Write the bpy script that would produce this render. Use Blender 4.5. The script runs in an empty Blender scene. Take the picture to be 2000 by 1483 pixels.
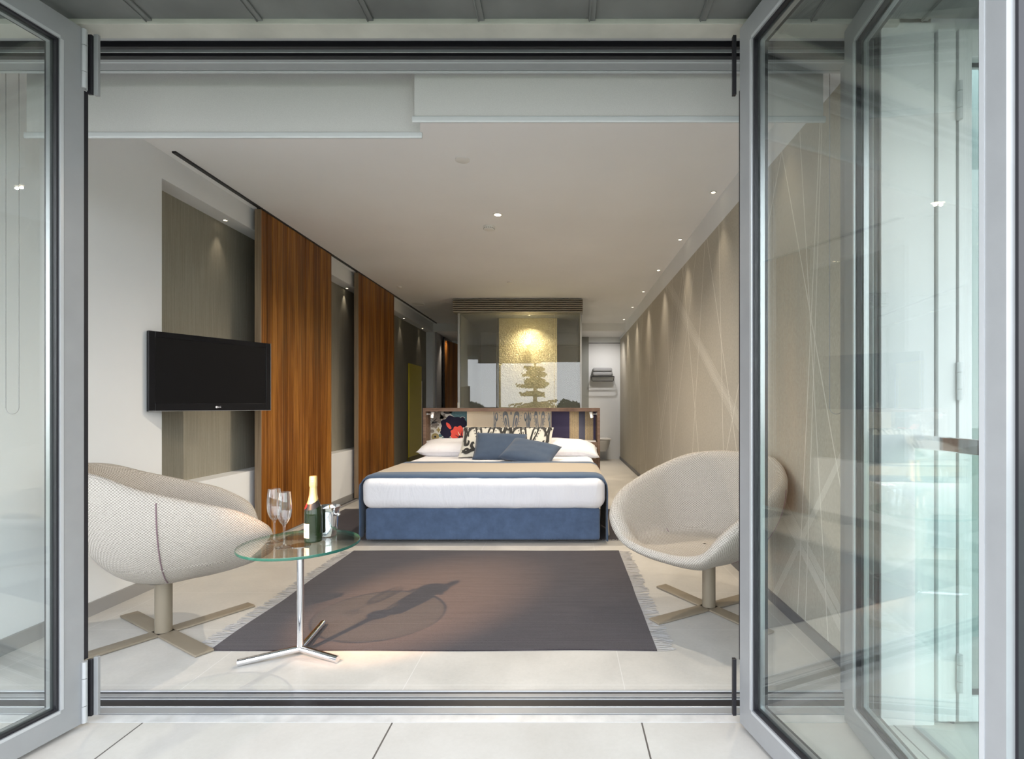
import bpy, math, random
from mathutils import Vector, Matrix, noise
random.seed(7)
PI = math.pi
sc = bpy.context.scene
col = sc.collection
# ---------------------------------------------------------------- camera
F = 1020.0                       # focal length in pixels of the 2000 px wide frame
EYE = 1.15
cam_d = bpy.data.cameras.new('camera'); cam = bpy.data.objects.new('camera', cam_d); col.objects.link(cam)
cam.location = (0, 0, EYE); cam.rotation_euler = (PI/2, 0, 0)
cam_d.sensor_fit = 'HORIZONTAL'; cam_d.sensor_width = 36.0; cam_d.lens = 36.0*F/2000
cam_d.shift_x = -0.05; cam_d.shift_y = 0.02575
cam_d.clip_start = 0.05; cam_d.clip_end = 500
sc.camera = cam
# ---------------------------------------------------------------- colour, sky, lamps
sc.view_settings.view_transform = 'Standard'; sc.view_settings.look = 'None'
sc.view_settings.exposure = 0.0; sc.view_settings.gamma = 1.0
sc.view_settings.use_curve_mapping = False
sc.cycles.transparent_max_bounces = 40
SKY = 5.2
LAMP = 0.85
w = bpy.data.worlds.new('overcast_sky'); sc.world = w; w.use_nodes = True
nt = w.node_tree; nt.nodes.clear()
o_ = nt.nodes.new('ShaderNodeOutputWorld'); bg = nt.nodes.new('ShaderNodeBackground')
tc = nt.nodes.new('ShaderNodeTexCoord'); sep = nt.nodes.new('ShaderNodeSeparateXYZ')
rp = nt.nodes.new('ShaderNodeValToRGB'); ns = nt.nodes.new('ShaderNodeTexNoise'); mx = nt.nodes.new('ShaderNodeMix')
mx.data_type = 'RGBA'
ns.inputs['Scale'].default_value = 2.2; ns.inputs['Detail'].default_value = 6
nt.links.new(tc.outputs['Generated'], sep.inputs[0]); nt.links.new(tc.outputs['Generated'], ns.inputs['Vector'])
nt.links.new(sep.outputs['Z'], rp.inputs[0])
e = rp.color_ramp.elements
e[0].position = 0.0; e[0].color = (0.80, 0.84, 0.88, 1)
e[1].position = 0.6; e[1].color = (0.55, 0.68, 0.88, 1)
nt.links.new(ns.outputs['Fac'], mx.inputs['Factor']); nt.links.new(rp.outputs['Color'], mx.inputs['A'])
mx.inputs['B'].default_value = (0.95, 0.96, 0.98, 1)
nt.links.new(mx.outputs['Result'], bg.inputs['Color']); bg.inputs['Strength'].default_value = SKY
nt.links.new(bg.outputs[0], o_.inputs[0])

def lamp(name, kind, loc, energy, color=(1, 1, 1), target=None, size=0.03, angle=None, blend=0.6, parent=None):
    d = bpy.data.lights.new(name, kind); o = bpy.data.objects.new(name, d); col.objects.link(o)
    d.energy = energy; d.color = color
    if kind in ('SPOT', 'POINT'): d.shadow_soft_size = size
    if kind == 'SPOT': d.spot_size = angle; d.spot_blend = blend
    o.location = loc
    if target is not None:
        o.rotation_euler = (Vector(target) - Vector(loc)).to_track_quat('-Z', 'Y').to_euler()
    if parent is not None:
        o.parent = parent; o.location = Vector(loc) - Vector(parent.location)
    return o
# added warm spot, out of view, makes the rug's light patch and bottle shadow
lamp('added_rug_spot', 'SPOT', (-1.79, 1.12, 1.93), 850, (1.0, 0.56, 0.30), target=(-0.86, 3.00, 0.0), size=0.02, angle=math.radians(27), blend=0.9)

# ---------------------------------------------------------------- material helpers
class N:
    def __init__(s, name):
        s.m = bpy.data.materials.new(name); s.m.use_nodes = True
        s.t = s.m.node_tree; s.t.nodes.clear()
        s.out = s.t.nodes.new('ShaderNodeOutputMaterial')
        s._tc = None
    def new(s, k, **kw):
        n = s.t.nodes.new(k)
        for a, b in kw.items(): setattr(n, a, b)
        return n
    def link(s, a, b): s.t.links.new(a, b)
    def obj(s):
        if s._tc is None: s._tc = s.new('ShaderNodeTexCoord')
        return s._tc.outputs['Object']
    def world(s):
        return s.new('ShaderNodeNewGeometry').outputs['Position']
    def mapped(s, scale, src=None, rot=(0, 0, 0)):
        m = s.new('ShaderNodeMapping'); m.inputs['Scale'].default_value = scale; m.inputs['Rotation'].default_value = rot
        s.link(src or s.obj(), m.inputs['Vector']); return m.outputs[0]
    def noise(s, vec, scale=1, detail=4, rough=0.5, dist=0):
        n = s.new('ShaderNodeTexNoise'); n.inputs['Scale'].default_value = scale; n.inputs['Detail'].default_value = detail
        n.inputs['Roughness'].default_value = rough; n.inputs['Distortion'].default_value = dist
        s.link(vec, n.inputs['Vector']); return n.outputs['Fac']
    def ramp(s, fac, stops, interp='LINEAR'):
        r = s.new('ShaderNodeValToRGB'); r.color_ramp.interpolation = interp
        el = r.color_ramp.elements
        while len(el) < len(stops): el.new(0.5)
        for e_, (p, c) in zip(el, stops):
            e_.position = p; e_.color = (c[0], c[1], c[2], 1) if not isinstance(c, (int, float)) else (c, c, c, 1)
        s.link(fac, r.inputs[0]); return r.outputs[0]
    def math(s, op, a, b=None, c=None):
        n = s.new('ShaderNodeMath', operation=op)
        for i, v in enumerate((a, b, c)):
            if v is None: continue
            if isinstance(v, (int, float)): n.inputs[i].default_value = v
            else: s.link(v, n.inputs[i])
        return n.outputs[0]
    def mix(s, f, a, b):
        n = s.new('ShaderNodeMix', data_type='RGBA')
        for i, v in (('Factor', f), ('A', a), ('B', b)):
            if isinstance(v, (int, float)): n.inputs[i].default_value = v
            elif isinstance(v, tuple): n.inputs[i].default_value = (v[0], v[1], v[2], 1)
            else: s.link(v, n.inputs[i])
        return n.outputs['Result']
    def bump(s, h, strength=0.2, dist=0.01):
        b = s.new('ShaderNodeBump'); b.inputs['Strength'].default_value = strength; b.inputs['Distance'].default_value = dist
        s.link(h, b.inputs['Height']); return b.outputs[0]
    def bsdf(s, color, rough=0.5, metal=0.0, normal=None, spec=0.5, sheen=0.0, trans=0.0, ior=1.45, coat=0.0, emit=None, emit_s=0):
        p = s.new('ShaderNodeBsdfPrincipled')
        def put(k, v):
            if isinstance(v, (int, float)): p.inputs[k].default_value = v
            elif isinstance(v, tuple): p.inputs[k].default_value = (v[0], v[1], v[2], 1)
            else: s.link(v, p.inputs[k])
        put('Base Color', color); put('Roughness', rough); put('Metallic', metal); put('Specular IOR Level', spec)
        put('Sheen Weight', sheen); put('Transmission Weight', trans); put('IOR', ior); put('Coat Weight', coat)
        if emit: put('Emission Color', emit); put('Emission Strength', emit_s)
        if normal is not None: s.link(normal, p.inputs['Normal'])
        s.link(p.outputs[0], s.out.inputs[0]); return p
MATS = {}
def mat(name, color, rough=0.5, metal=0.0, nscale=None, namt=0.06, bump=0, bscale=80, **kw):
    """plain surface with a slight procedural variation of its own colour"""
    if name in MATS: return MATS[name]
    n = N(name); c = color
    if nscale:
        f = n.noise(n.mapped((1, 1, 1)), nscale, 5)
        lo = tuple(max(0, v*(1-namt*2)) for v in color); hi = tuple(min(1, v*(1+namt*2)) for v in color)
        c = n.ramp(f, [(0.3, lo), (0.7, hi)])
    nm = n.bump(n.noise(n.obj(), bscale, 4), bump, 0.004) if bump else None
    n.bsdf(c, rough, metal, normal=nm, **kw)
    MATS[name] = n.m; return n.m

def glass(name, tint=(0.93, 0.985, 0.965), f0=0.06, gain=0.9, p=4.0, rough=0.0, body=None, body_f=0.0):
    """thin clear pane: tinted see-through plus an angle dependent mirror"""
    n = N(name)
    tr = n.new('ShaderNodeBsdfTransparent'); tr.inputs[0].default_value = (*tint, 1)
    gl = n.new('ShaderNodeBsdfGlossy'); gl.inputs['Color'].default_value = (1, 1, 1, 1); gl.inputs['Roughness'].default_value = rough
    lw = n.new('ShaderNodeLayerWeight'); lw.inputs['Blend'].default_value = 0.5
    fac = n.math('MULTIPLY_ADD', n.math('POWER', lw.outputs['Facing'], p), gain*(1-f0), f0)
    ms = n.new('ShaderNodeMixShader'); n.link(fac, ms.inputs[0])
    n.link(tr.outputs[0], ms.inputs[1]); n.link(gl.outputs[0], ms.inputs[2])
    last = ms
    if body_f:
        df = n.new('ShaderNodeBsdfDiffuse'); df.inputs[0].default_value = (*body, 1)
        m2 = n.new('ShaderNodeMixShader'); m2.inputs[0].default_value = body_f
        n.link(ms.outputs[0], m2.inputs[1]); n.link(df.outputs[0], m2.inputs[2]); last = m2
    n.link(last.outputs[0], n.out.inputs[0]); return n.m

# ---------------------------------------------------------------- materials
ALU = mat('silver_aluminium', (0.335, 0.34, 0.345), 0.42, 0.35, nscale=9, namt=0.02, spec=0.4)
ALU_L = mat('pale_anodised_edge', (0.50, 0.51, 0.52), 0.3, 0.3)
BLACK = mat('black_rubber', (0.012, 0.011, 0.014), 0.4)
TRACK = mat('dark_track', (0.028, 0.027, 0.03), 0.3, 0.5)
CHROME = mat('chrome', (0.80, 0.80, 0.82), 0.07, 1.0)
STEEL = mat('brushed_steel', (0.62, 0.62, 0.62), 0.25, 1.0)
WHITE = mat('white_paint', (0.77, 0.785, 0.80), 0.75, nscale=1.5, namt=0.012)
CEIL = mat('ceiling_paint', (0.86, 0.86, 0.86), 0.85, nscale=1.2, namt=0.012)
GREYP = mat('grey_paint', (0.33, 0.325, 0.335), 0.8, nscale=2, namt=0.03)
PLASTIC = mat('white_plastic', (0.80, 0.79, 0.76), 0.4)
SPACER = mat('glazing_spacer', (0.35, 0.36, 0.36), 0.3, 0.8)
GLASS = glass('clear_door_glass', (0.978, 0.990, 0.985), 0.04, 0.8, 4)
GREEN_EDGE = mat('green_glass_edge', (0.012, 0.085, 0.066), 0.15, spec=0.8)
FURN = mat('taupe_metal', (0.25, 0.21, 0.155), 0.45, 0.1, bump=0.05, bscale=300)

def fabric_weave(name, c1, c2, period=0.008, bump=0.5, rough=0.95, fuzz=0.0):
    n = N(name)
    s_ = n.new('ShaderNodeSeparateXYZ'); n.link(n.obj(), s_.inputs[0])
    k = 2*PI/period
    wob = n.math('MULTIPLY', n.noise(n.obj(), 4.0, 2), 0.010)
    q = [n.math('MULTIPLY', n.math('ADD', s_.outputs[i], wob), k) for i in range(3)]
    sn = [n.math('SINE', v) for v in q]
    nn = n.new('ShaderNodeSeparateXYZ'); n.link(n._tc.outputs['Normal'], nn.inputs[0])
    wt = [n.math('POWER', n.math('ABSOLUTE', nn.outputs[i]), 6) for i in range(3)]
    tot = n.math('ADD', n.math('ADD', wt[0], wt[1]), n.math('ADD', wt[2], 1e-4))
    h = None
    for i in range(3):                      # the weave runs flat over whichever way the cloth faces
        p_ = n.math('MULTIPLY', n.math('MULTIPLY', sn[(i+1) % 3], sn[(i+2) % 3]), wt[i])
        h = p_ if h is None else n.math('ADD', h, p_)
    h = n.math('MULTIPLY', n.math('DIVIDE', h, tot), 1.3)
    h2 = n.math('MULTIPLY_ADD', h, 0.25, 0.5)
    v = n.noise(n.obj(), 420, 3, 0.7)
    f = n.math('MULTIPLY_ADD', n.math('SUBTRACT', v, 0.5), 1.5, n.math('MULTIPLY_ADD', h, 0.26, 0.5))
    colr = n.ramp(f, [(0.15, c1), (0.85, c2)])
    n.bsdf(colr, rough, normal=n.bump(h2, bump, 0.003), spec=0.2, sheen=fuzz)
    return n.m
CHAIRF = fabric_weave('woven_chair_fabric', (0.22, 0.195, 0.168), (0.65, 0.60, 0.535), 0.0125, 0.7)

def cloth(name, color, amt=0.15, scale=350, bump=0.3, wr=0.0, rough=0.92, sheen=0.2, mott=0.0):
    n = N(name)
    f = n.noise(n.obj(), scale, 3, 0.7)
    if mott:
        f = n.math('ADD', n.math('MULTIPLY', f, 0.6), n.math('MULTIPLY', n.noise(n.obj(), 14, 6, 0.65), mott))
        f = n.math('SUBTRACT', f, mott*0.5-0.2)
    lo = tuple(v*(1-amt) for v in color); hi = tuple(min(1, v*(1+amt)) for v in color)
    c = n.ramp(f, [(0.25, lo), (0.75, hi)])
    h = f
    if wr:
        h = n.math('ADD', n.math('MULTIPLY', f, 0.05), n.math('MULTIPLY', n.noise(n.mapped((7, 5, 2.2)), 1.0, 5, 0.6, 0.8), wr))
    n.bsdf(c, rough, normal=n.bump(h, bump, 0.02 if wr else 0.003), spec=0.15, sheen=sheen)
    return n.m
LINEN = cloth('white_bed_linen', (0.82, 0.82, 0.86), 0.02, wr=1.0, bump=0.7)
BLUE = cloth('blue_suede_cloth', (0.080, 0.120, 0.205), 0.36, 300, 0.2, mott=0.55)
BLUE_D = cloth('slate_blue_border', (0.070, 0.108, 0.175), 0.2, 300, 0.2, mott=0.3)
BEIGE = cloth('beige_runner_cloth', (0.40, 0.345, 0.27), 0.08, 300, 0.2)
CREAM = cloth('cream_panel_cloth', (0.84, 0.73, 0.56), 0.04, 300, 0.2)
IVORY = cloth('ivory_cushion_cloth', (0.60, 0.595, 0.55), 0.06, 300, 0.3)
CHAR = cloth('charcoal_print', (0.035, 0.035, 0.035), 0.3, 200, 0.1)
SLATE = cloth('slate_print', (0.28, 0.31, 0.34), 0.15, 200, 0.1)
NAVY = cloth('navy_print', (0.016, 0.015, 0.035), 0.2, 200, 0.1)
CORAL = cloth('coral_print', (0.68, 0.09, 0.07), 0.25, 120, 0.1)
TEAL = cloth('teal_print', (0.08, 0.16, 0.19), 0.35, 60, 0.1)
OLIVE = cloth('olive_print', (0.32, 0.26, 0.12), 0.3, 90, 0.1)
TAUPE = cloth('taupe_print', (0.26, 0.23, 0.20), 0.35, 60, 0.1)
PURPLE = cloth('plum_navy_cloth', (0.062, 0.055, 0.11), 0.12, 300, 0.1)
RUST = cloth('rust_print', (0.22, 0.10, 0.06), 0.2, 90, 0.1)

def wood(name, dark, mid, light, grain=(55, 55, 1.6), rough=0.42, boards=None, coat=0.0, spec=0.35):
    n = N(name)
    v = n.mapped(grain)
    if boards:                       # each board its own stretch of veneer
        s_ = n.new('ShaderNodeSeparateXYZ'); n.link(n.obj(), s_.inputs[0])
        idx = n.math('FLOOR', n.math('DIVIDE', s_.outputs[1], boards))
        cb = n.new('ShaderNodeCombineXYZ'); n.link(n.math('MULTIPLY', idx, 7.31), cb.inputs[0]); n.link(n.math('MULTIPLY', idx, 3.7), cb.inputs[2])
        ad = n.new('ShaderNodeVectorMath', operation='ADD'); n.link(v, ad.inputs[0]); n.link(cb.outputs[0], ad.inputs[1]); v = ad.outputs[0]
    f = n.noise(v, 1.0, 6, 0.62, 0.35)
    f2 = n.noise(n.mapped((8, 8, 0.5)), 1.0, 3, 0.5)
    ff = n.math('ADD', n.math('MULTIPLY', f, 0.62), n.math('MULTIPLY', f2, 0.38))
    if boards:
        wn = n.new('ShaderNodeTexWhiteNoise', noise_dimensions='1D'); n.link(idx, wn.inputs['W'])
        ff = n.math('ADD', ff, n.math('MULTIPLY_ADD', wn.outputs['Value'], 0.14, -0.07))
    c = n.ramp(ff, [(0.34, dark), (0.5, mid), (0.66, light)])
    n.bsdf(c, rough, normal=n.bump(f, 0.05, 0.002), spec=spec, coat=coat)
    return n.m
WALNUT = wood('walnut_boards', (0.075, 0.022, 0.003), (0.205, 0.070, 0.009), (0.40, 0.17, 0.032), boards=0.0825)
WOODEDGE = wood('pale_wood_edge', (0.17, 0.12, 0.075), (0.26, 0.19, 0.125), (0.34, 0.26, 0.175))
HBWOOD = wood('headboard_walnut', (0.10, 0.055, 0.036), (0.185, 0.115, 0.082), (0.26, 0.17, 0.12), grain=(3, 40, 40))

def wallpaper(name, dark, light, yscale=160, zscale=2.5, bump=0.15):
    n = N(name)
    f = n.noise(n.mapped((1, yscale, zscale)), 1.0, 5, 0.7)
    f2 = n.noise(n.mapped((1, yscale*3, 40)), 1.0, 3, 0.6)
    ff = n.math('ADD', n.math('MULTIPLY', f, 0.7), n.math('MULTIPLY', f2, 0.3))
    n.bsdf(n.ramp(ff, [(0.3, dark), (0.7, light)]), 0.8, normal=n.bump(ff, bump, 0.002), spec=0.2)
    return n
PAPER_L = wallpaper('olive_grey_grasscloth', (0.22, 0.205, 0.165), (0.355, 0.335, 0.275)).m

def px2wall(px, py, X=1.231):
    Y = F*X/(px-1100.0); return Y, EYE-(py-793.0)*Y/F
def right_paper():
    n = N('embroidered_beige_wallpaper')
    s_ = n.new('ShaderNodeSeparateXYZ'); n.link(n.obj(), s_.inputs[0]); y = s_.outputs[1]; z = s_.outputs[2]
    f = n.noise(n.mapped((1, 90, 60)), 1.0, 4, 0.7)
    f2 = n.noise(n.mapped((1, 1.2, 1.2)), 1.0, 3, 0.5)
    base = n.ramp(n.math('ADD', n.math('MULTIPLY', f, 0.7), n.math('MULTIPLY', f2, 0.3)), [(0.3, (0.40, 0.37, 0.31)), (0.7, (0.54, 0.505, 0.435))])
    C7 = lambda a, b: (1100+a/3.225, 340+b/3.225)
    C6 = lambda a, b: (1180+a/2.171, 800+b/2.171)
    L = [(C7(893, 425), C7(830, 1483), 1), (C7(910, 440), C7(1040, 1370), 1), (C7(980, 320), C7(1003, 1483), 1), (C7(755, 620), C7(830, 1483), 1.2),
         (C7(755, 700), C7(640, 1483), 1), (C7(650, 720), C7(672, 1483), 1.2), (C7(555, 830), C7(535, 1483), 1.2), (C7(825, 600), C7(720, 1483), .7),
         (C7(570, 1100), C7(605, 1483), 1.2), (C7(465, 900), C7(478, 1483), 1.6), (C7(498, 920), C7(480, 1483), 1.2), (C7(1120, 1250), C7(1085, 1440), .8),
         (C7(450, 960), C7(480, 1350), 1.2), (C7(415, 980), C7(425, 1483), 1.5),
         (C6(860, 0), C6(820, 870), .7), (C6(945, 0), C6(1015, 400), .7), ((1570, 400), (1590, 760), .6), ((1600, 400), (1590, 700), .6),
         (C6(250, 0), C6(210, 280), 1), (C6(285, 0), C6(283, 250), 1)]
    tot = None
    def add(v):
        nonlocal tot
        tot = v if tot is None else n.math('MAXIMUM', tot, v)
    def line(p, q, wd, strength):
        (y0, z0), (y1, z1) = px2wall(*p), px2wall(*q)
        dy, dz = y1-y0, z1-z0; l = math.hypot(dy, dz); a, b = dz/l, -dy/l; c = -(a*y0+b*z0)
        d = n.math('ABSOLUTE', n.math('ADD', n.math('MULTIPLY_ADD', y, a, c), n.math('MULTIPLY', z, b)))
        add(n.math('MULTIPLY', n.math('LESS_THAN', d, wd), strength))
        return (a, b, c)
    for p, q, k in L: line(p, q, 0.0038*k+0.0012, 0.7)
    for p, q in ((C7(690, 740), C7(1080, 1483)), (C6(1015, 180), C6(730, 770)), (C6(780, 480), C6(1010, 930)), (C6(540, 0), C6(575, 70))):
        for off in (-14, -7, 0, 7, 14):      # broad bands of several threads
            line((p[0]+off/3, p[1]), (q[0]+off/3, q[1]), 0.003, 0.38)
    c = n.mix(tot, base, (0.80, 0.77, 0.70))
    h = n.math('ADD', n.math('MULTIPLY', f, 0.3), tot)
    n.bsdf(c, 0.75, normal=n.bump(h, 0.25, 0.002), spec=0.25)
    return n.m
PAPER_R = right_paper()

def tiles(name, c_lo, c_hi, joint, px, py, ox, oy, jw=0.003, rough=0.45, rows=True):
    n = N(name)
    s_ = n.new('ShaderNodeSeparateXYZ'); n.link(n.obj(), s_.inputs[0])
    def jn(v, per, off):
        r = n.math('MULTIPLY', n.math('PINGPONG', n.math('SUBTRACT', v, off), per/2.0), 1.0)
        return n.math('LESS_THAN', r, jw/2)
    j = jn(s_.outputs[0], px, ox)
    if rows: j = n.math('MAXIMUM', j, jn(s_.outputs[1], py, oy))
    f = n.noise(n.obj(), 3.2, 8, 0.62, 0.4); f2 = n.noise(n.obj(), 60, 4, 0.7)
    ff = n.math('ADD', n.math('MULTIPLY', f, 0.75), n.math('MULTIPLY', f2, 0.25))
    c = n.ramp(ff, [(0.32, c_lo), (0.68, c_hi)])
    c = n.mix(j, c, joint)
    h = n.math('SUBTRACT', n.math('MULTIPLY', f2, 0.15), j)
    n.bsdf(c, n.ramp(f, [(0.3, rough-0.08), (0.7, rough+0.12)]), normal=n.bump(h, 0.3, 0.002), spec=0.4)
    return n.m
TILE_IN = tiles('limestone_floor', (0.445, 0.43, 0.40), (0.585, 0.56, 0.52), (0.63, 0.615, 0.59), 0.9, 0.53, -0.65, 2.68, 0.003, 0.4)
TILE_OUT = tiles('terrace_stone', (0.44, 0.42, 0.388), (0.53, 0.508, 0.474), (0.09, 0.08, 0.07), 0.905, 0.9, -0.62, 1.897, 0.006, 0.6)

def rugmat(name, c1, c2):
    n = N(name)
    f = n.noise(n.mapped((140, 420, 200)), 1.0, 3, 0.7); f2 = n.noise(n.mapped((4, 30, 1)), 1.0, 4, 0.6)
    s_ = n.new('ShaderNodeSeparateXYZ'); n.link(n.obj(), s_.inputs[0])
    rib = n.math('MULTIPLY_ADD', n.math('SINE', n.math('MULTIPLY', s_.outputs[1], 2*PI/0.012)), 0.12, 0.0)
    ff = n.math('ADD', n.math('ADD', n.math('MULTIPLY', f, 0.65), n.math('MULTIPLY', f2, 0.35)), rib)
    n.bsdf(n.ramp(ff, [(0.25, c1), (0.75, c2)]), 0.97, normal=n.bump(ff, 0.6, 0.004), spec=0.1, sheen=0.15)
    return n.m
RUG = rugmat('plum_grey_wool', (0.024, 0.0195, 0.023), (0.068, 0.057, 0.062))
FRINGE = mat('grey_wool_fringe', (0.36, 0.345, 0.335), 0.95)
# ---------------------------------------------------------------- mesh helpers
class MB:
    def __init__(s): s.v = []; s.f = []; s.m = []
    def add(s, vs, fs, m=0):
        b = len(s.v); s.v += [Vector(x) for x in vs]
        for f in fs: s.f.append(tuple(b+i for i in f)); s.m.append(m)
        return s
    def box(s, x0, x1, y0, y1, z0, z1, m=0):
        return s.add([(x0, y0, z0), (x1, y0, z0), (x1, y1, z0), (x0, y1, z0), (x0, y0, z1), (x1, y0, z1), (x1, y1, z1), (x0, y1, z1)],
                     [(0, 3, 2, 1), (4, 5, 6, 7), (0, 1, 5, 4), (1, 2, 6, 5), (2, 3, 7, 6), (3, 0, 4, 7)], m)
    def xform(s, M, start=0):
        for i in range(start, len(s.v)): s.v[i] = M @ s.v[i]
        return s
    def lathe(s, prof, n=32, c=(0, 0, 0), m=0, cap=True):
        b = []
        for r, z in prof:
            for i in range(n):
                a = 2*PI*i/n; b.append((c[0]+r*math.cos(a), c[1]+r*math.sin(a), c[2]+z))
        fs = []
        for j in range(len(prof)-1):
            for i in range(n):
                k = (i+1) % n; fs.append((j*n+i, j*n+k, (j+1)*n+k, (j+1)*n+i))
        if cap:
            fs.append(tuple(range(n-1, -1, -1))); L = (len(prof)-1)*n; fs.append(tuple(L+i for i in range(n)))
        return s.add(b, fs, m)
    def tube(s, pts, r, n=12, m=0, closed=False, radii=None):
        P = [Vector(p) for p in pts]; L = len(P); vs = []; up = None
        for i, p in enumerate(P):
            if closed: t = P[(i+1) % L]-P[i-1]
            else: t = P[min(i+1, L-1)]-P[max(i-1, 0)]
            t.normalize()
            if up is None:
                up = t.orthogonal().normalized()
            up = (up - t*up.dot(t)).normalized(); sd = t.cross(up)
            rr = radii[i] if radii else r
            for k in range(n):
                a = 2*PI*k/n; vs.append(p+(up*math.cos(a)+sd*math.sin(a))*rr)
        fs = []
        for j in range(L if closed else L-1):
            j2 = (j+1) % L
            for k in range(n):
                k2 = (k+1) % n; fs.append((j*n+k, j*n+k2, j2*n+k2, j2*n+k))
        if not closed:
            fs.append(tuple(range(n-1, -1, -1))); fs.append(tuple((L-1)*n+k for k in range(n)))
        return s.add(vs, fs, m)
    def grid(s, fn, nu, nv, m=0, wrap=False, flip=False):
        vs = [fn(i/(nu if wrap else nu-1), j/(nv-1)) for j in range(nv) for i in range(nu)]
        fs = []
        for j in range(nv-1):
            for i in range(nu if wrap else nu-1):
                k = (i+1) % nu
                q = (j*nu+i, j*nu+k, (j+1)*nu+k, (j+1)*nu+i)
                fs.append(q[::-1] if flip else q)
        return s.add(vs, fs, m)
    def rbox(s, x0, x1, y0, y1, z0, z1, r, n=10, m=0, fn=None):
        """box with rounded edges; fn(p, nrm) may displace"""
        c = Vector(((x0+x1)/2, (y0+y1)/2, (z0+z1)/2)); h = Vector(((x1-x0)/2, (y1-y0)/2, (z1-z0)/2))
        def ax(hl, rr):
            k = max(3, n//3); a = [-hl+rr*(1-math.cos(PI/2*i/k)) for i in range(k)]
            mid = [(-hl+rr)+(2*hl-2*rr)*i/n for i in range(n+1)]
            return a+mid+[-v for v in a[::-1]]
        R = min(r, h.x*.999, h.y*.999, h.z*.999)
        A = [ax(h[i], R) for i in range(3)]
        for d in range(3):
            u, v = (d+1) % 3, (d+2) % 3
            for sg in (-1, 1):
                vs = []
                for b in A[v]:
                    for a in A[u]:
                        p = Vector((0, 0, 0)); p[d] = sg*h[d]; p[u] = a; p[v] = b
                        q = Vector([max(-h[i]+R, min(h[i]-R, p[i])) for i in range(3)])
                        nn = (p-q).normalized() if (p-q).length > 1e-9 else Vector([sg if i == d else 0 for i in range(3)])
                        w_ = c+q+nn*R
                        if fn: w_ = fn(w_, nn)
                        vs.append(w_)
                nu, nv = len(A[u]), len(A[v]); fs = []
                for j in range(nv-1):
                    for i in range(nu-1):
                        f = (j*nu+i, j*nu+i+1, (j+1)*nu+i+1, (j+1)*nu+i); fs.append(f if sg > 0 else f[::-1])
                s.add(vs, fs, m)
        return s
    def build(s, name, mats, parent=None, smooth=None, bevel=0, off=None, weld=False, solid=0, subsurf=0):
        me = bpy.data.meshes.new(name)
        o3 = Vector(off) if off is not None else Vector((0, 0, 0))
        me.from_pydata([tuple(v-o3) for v in s.v], [], s.f)
        for mm in (mats if isinstance(mats, (list, tuple)) else [mats]): me.materials.append(mm)
        for p, k in zip(me.polygons, s.m): p.material_index = k
        if weld:
            import bmesh
            bm = bmesh.new(); bm.from_mesh(me); bmesh.ops.remove_doubles(bm, verts=bm.verts, dist=1e-5)
            bmesh.ops.recalc_face_normals(bm, faces=bm.faces); bm.to_mesh(me); bm.free()
        if smooth is not None:
            for p in me.polygons: p.use_smooth = True
            if smooth < 180: me.set_sharp_from_angle(angle=math.radians(smooth))
        me.update()
        o = bpy.data.objects.new(name, me); col.objects.link(o)
        if parent is not None: o.parent = parent
        if solid:
            md = o.modifiers.new('thick', 'SOLIDIFY'); md.thickness = solid; md.offset = 0
        if bevel:
            md = o.modifiers.new('bevel', 'BEVEL'); md.width = bevel; md.segments = 2; md.limit_method = 'ANGLE'
        if subsurf:
            md = o.modifiers.new('sub', 'SUBSURF'); md.levels = subsurf; md.render_levels = subsurf
        return o
def thing(name, label, cat, loc=(0, 0, 0), group=None, kind=None, rz=0):
    o = bpy.data.objects.new(name, None); col.objects.link(o); o.location = loc; o.rotation_euler = (0, 0, rz)
    o.empty_display_size = 0.1
    o['label'] = label; o['category'] = cat
    if group: o['group'] = group
    if kind: o['kind'] = kind
    return o
def tag(o, label, cat, group=None, kind=None):
    o['label'] = label; o['category'] = cat
    if group: o['group'] = group
    if kind: o['kind'] = kind
    return o
def struct(mb, name, mats, **kw):
    o = mb.build(name, mats, **kw); o['kind'] = 'structure'; return o
def copy_tree(o, parent=None):
    c = o.copy(); col.objects.link(c)
    if parent is not None: c.parent = parent
    for ch in list(o.children): copy_tree(ch, c)
    return c
def catmull(P, n, closed=False):
    P = [Vector(p) for p in P]; L = len(P); out = []
    seg = L if closed else L-1
    for i in range(seg):
        a = P[i-1] if (closed or i > 0) else P[0]; b = P[i]; c = P[(i+1) % L]; d = P[(i+2) % L] if (closed or i+2 < L) else P[-1]
        for k in range(n):
            t = k/n
            out.append(0.5*((2*b)+(c-a)*t+(2*a-5*b+4*c-d)*t*t+(3*b-a-3*c+d)*t**3))
    if not closed: out.append(P[-1])
    return out
# ---------------------------------------------------------------- the room shell
XL, XR, XB = -2.59, 1.231, -2.737
ZC = 2.795
struct(MB().box(-2.9, 1.231, 2.11, 13.0, -0.15, 0), 'floor', TILE_IN)
struct(MB().box(-6, 6, -1.6, 1.895, -0.2, 0.0), 'floor_terrace', TILE_OUT)
struct(MB().box(-2.9, 1.4, 2.14, 10.4, ZC, ZC+0.15), 'ceiling', CEIL)
struct(MB().box(-2.9, 1.4, 10.4, 13.0, 2.64, ZC+0.15), 'ceiling_rear_corridor', CEIL)
m = MB()
m.box(-2.9, XL, 2.14, 3.37, 0, ZC)                 # pier nearest the opening
m.box(-2.9, XL, 3.37, 10.42, 2.62, ZC)             # lintel over the niches
m.box(-2.9, XL, 3.37, 7.9, 0, 0.61)                # sill wall
m.box(-2.9, XL, 10.42, 10.56, 0, ZC)
struct(m, 'wall_left', WHITE)
struct(MB().box(-2.89, XB, 3.37, 10.42, 0.0, 2.62), 'wall_left_niche', PAPER_L)
struct(MB().box(-2.9, XL+0.03, 10.56, 13.0, 0, 2.64), 'wall_left_corridor', GREYP)
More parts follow.
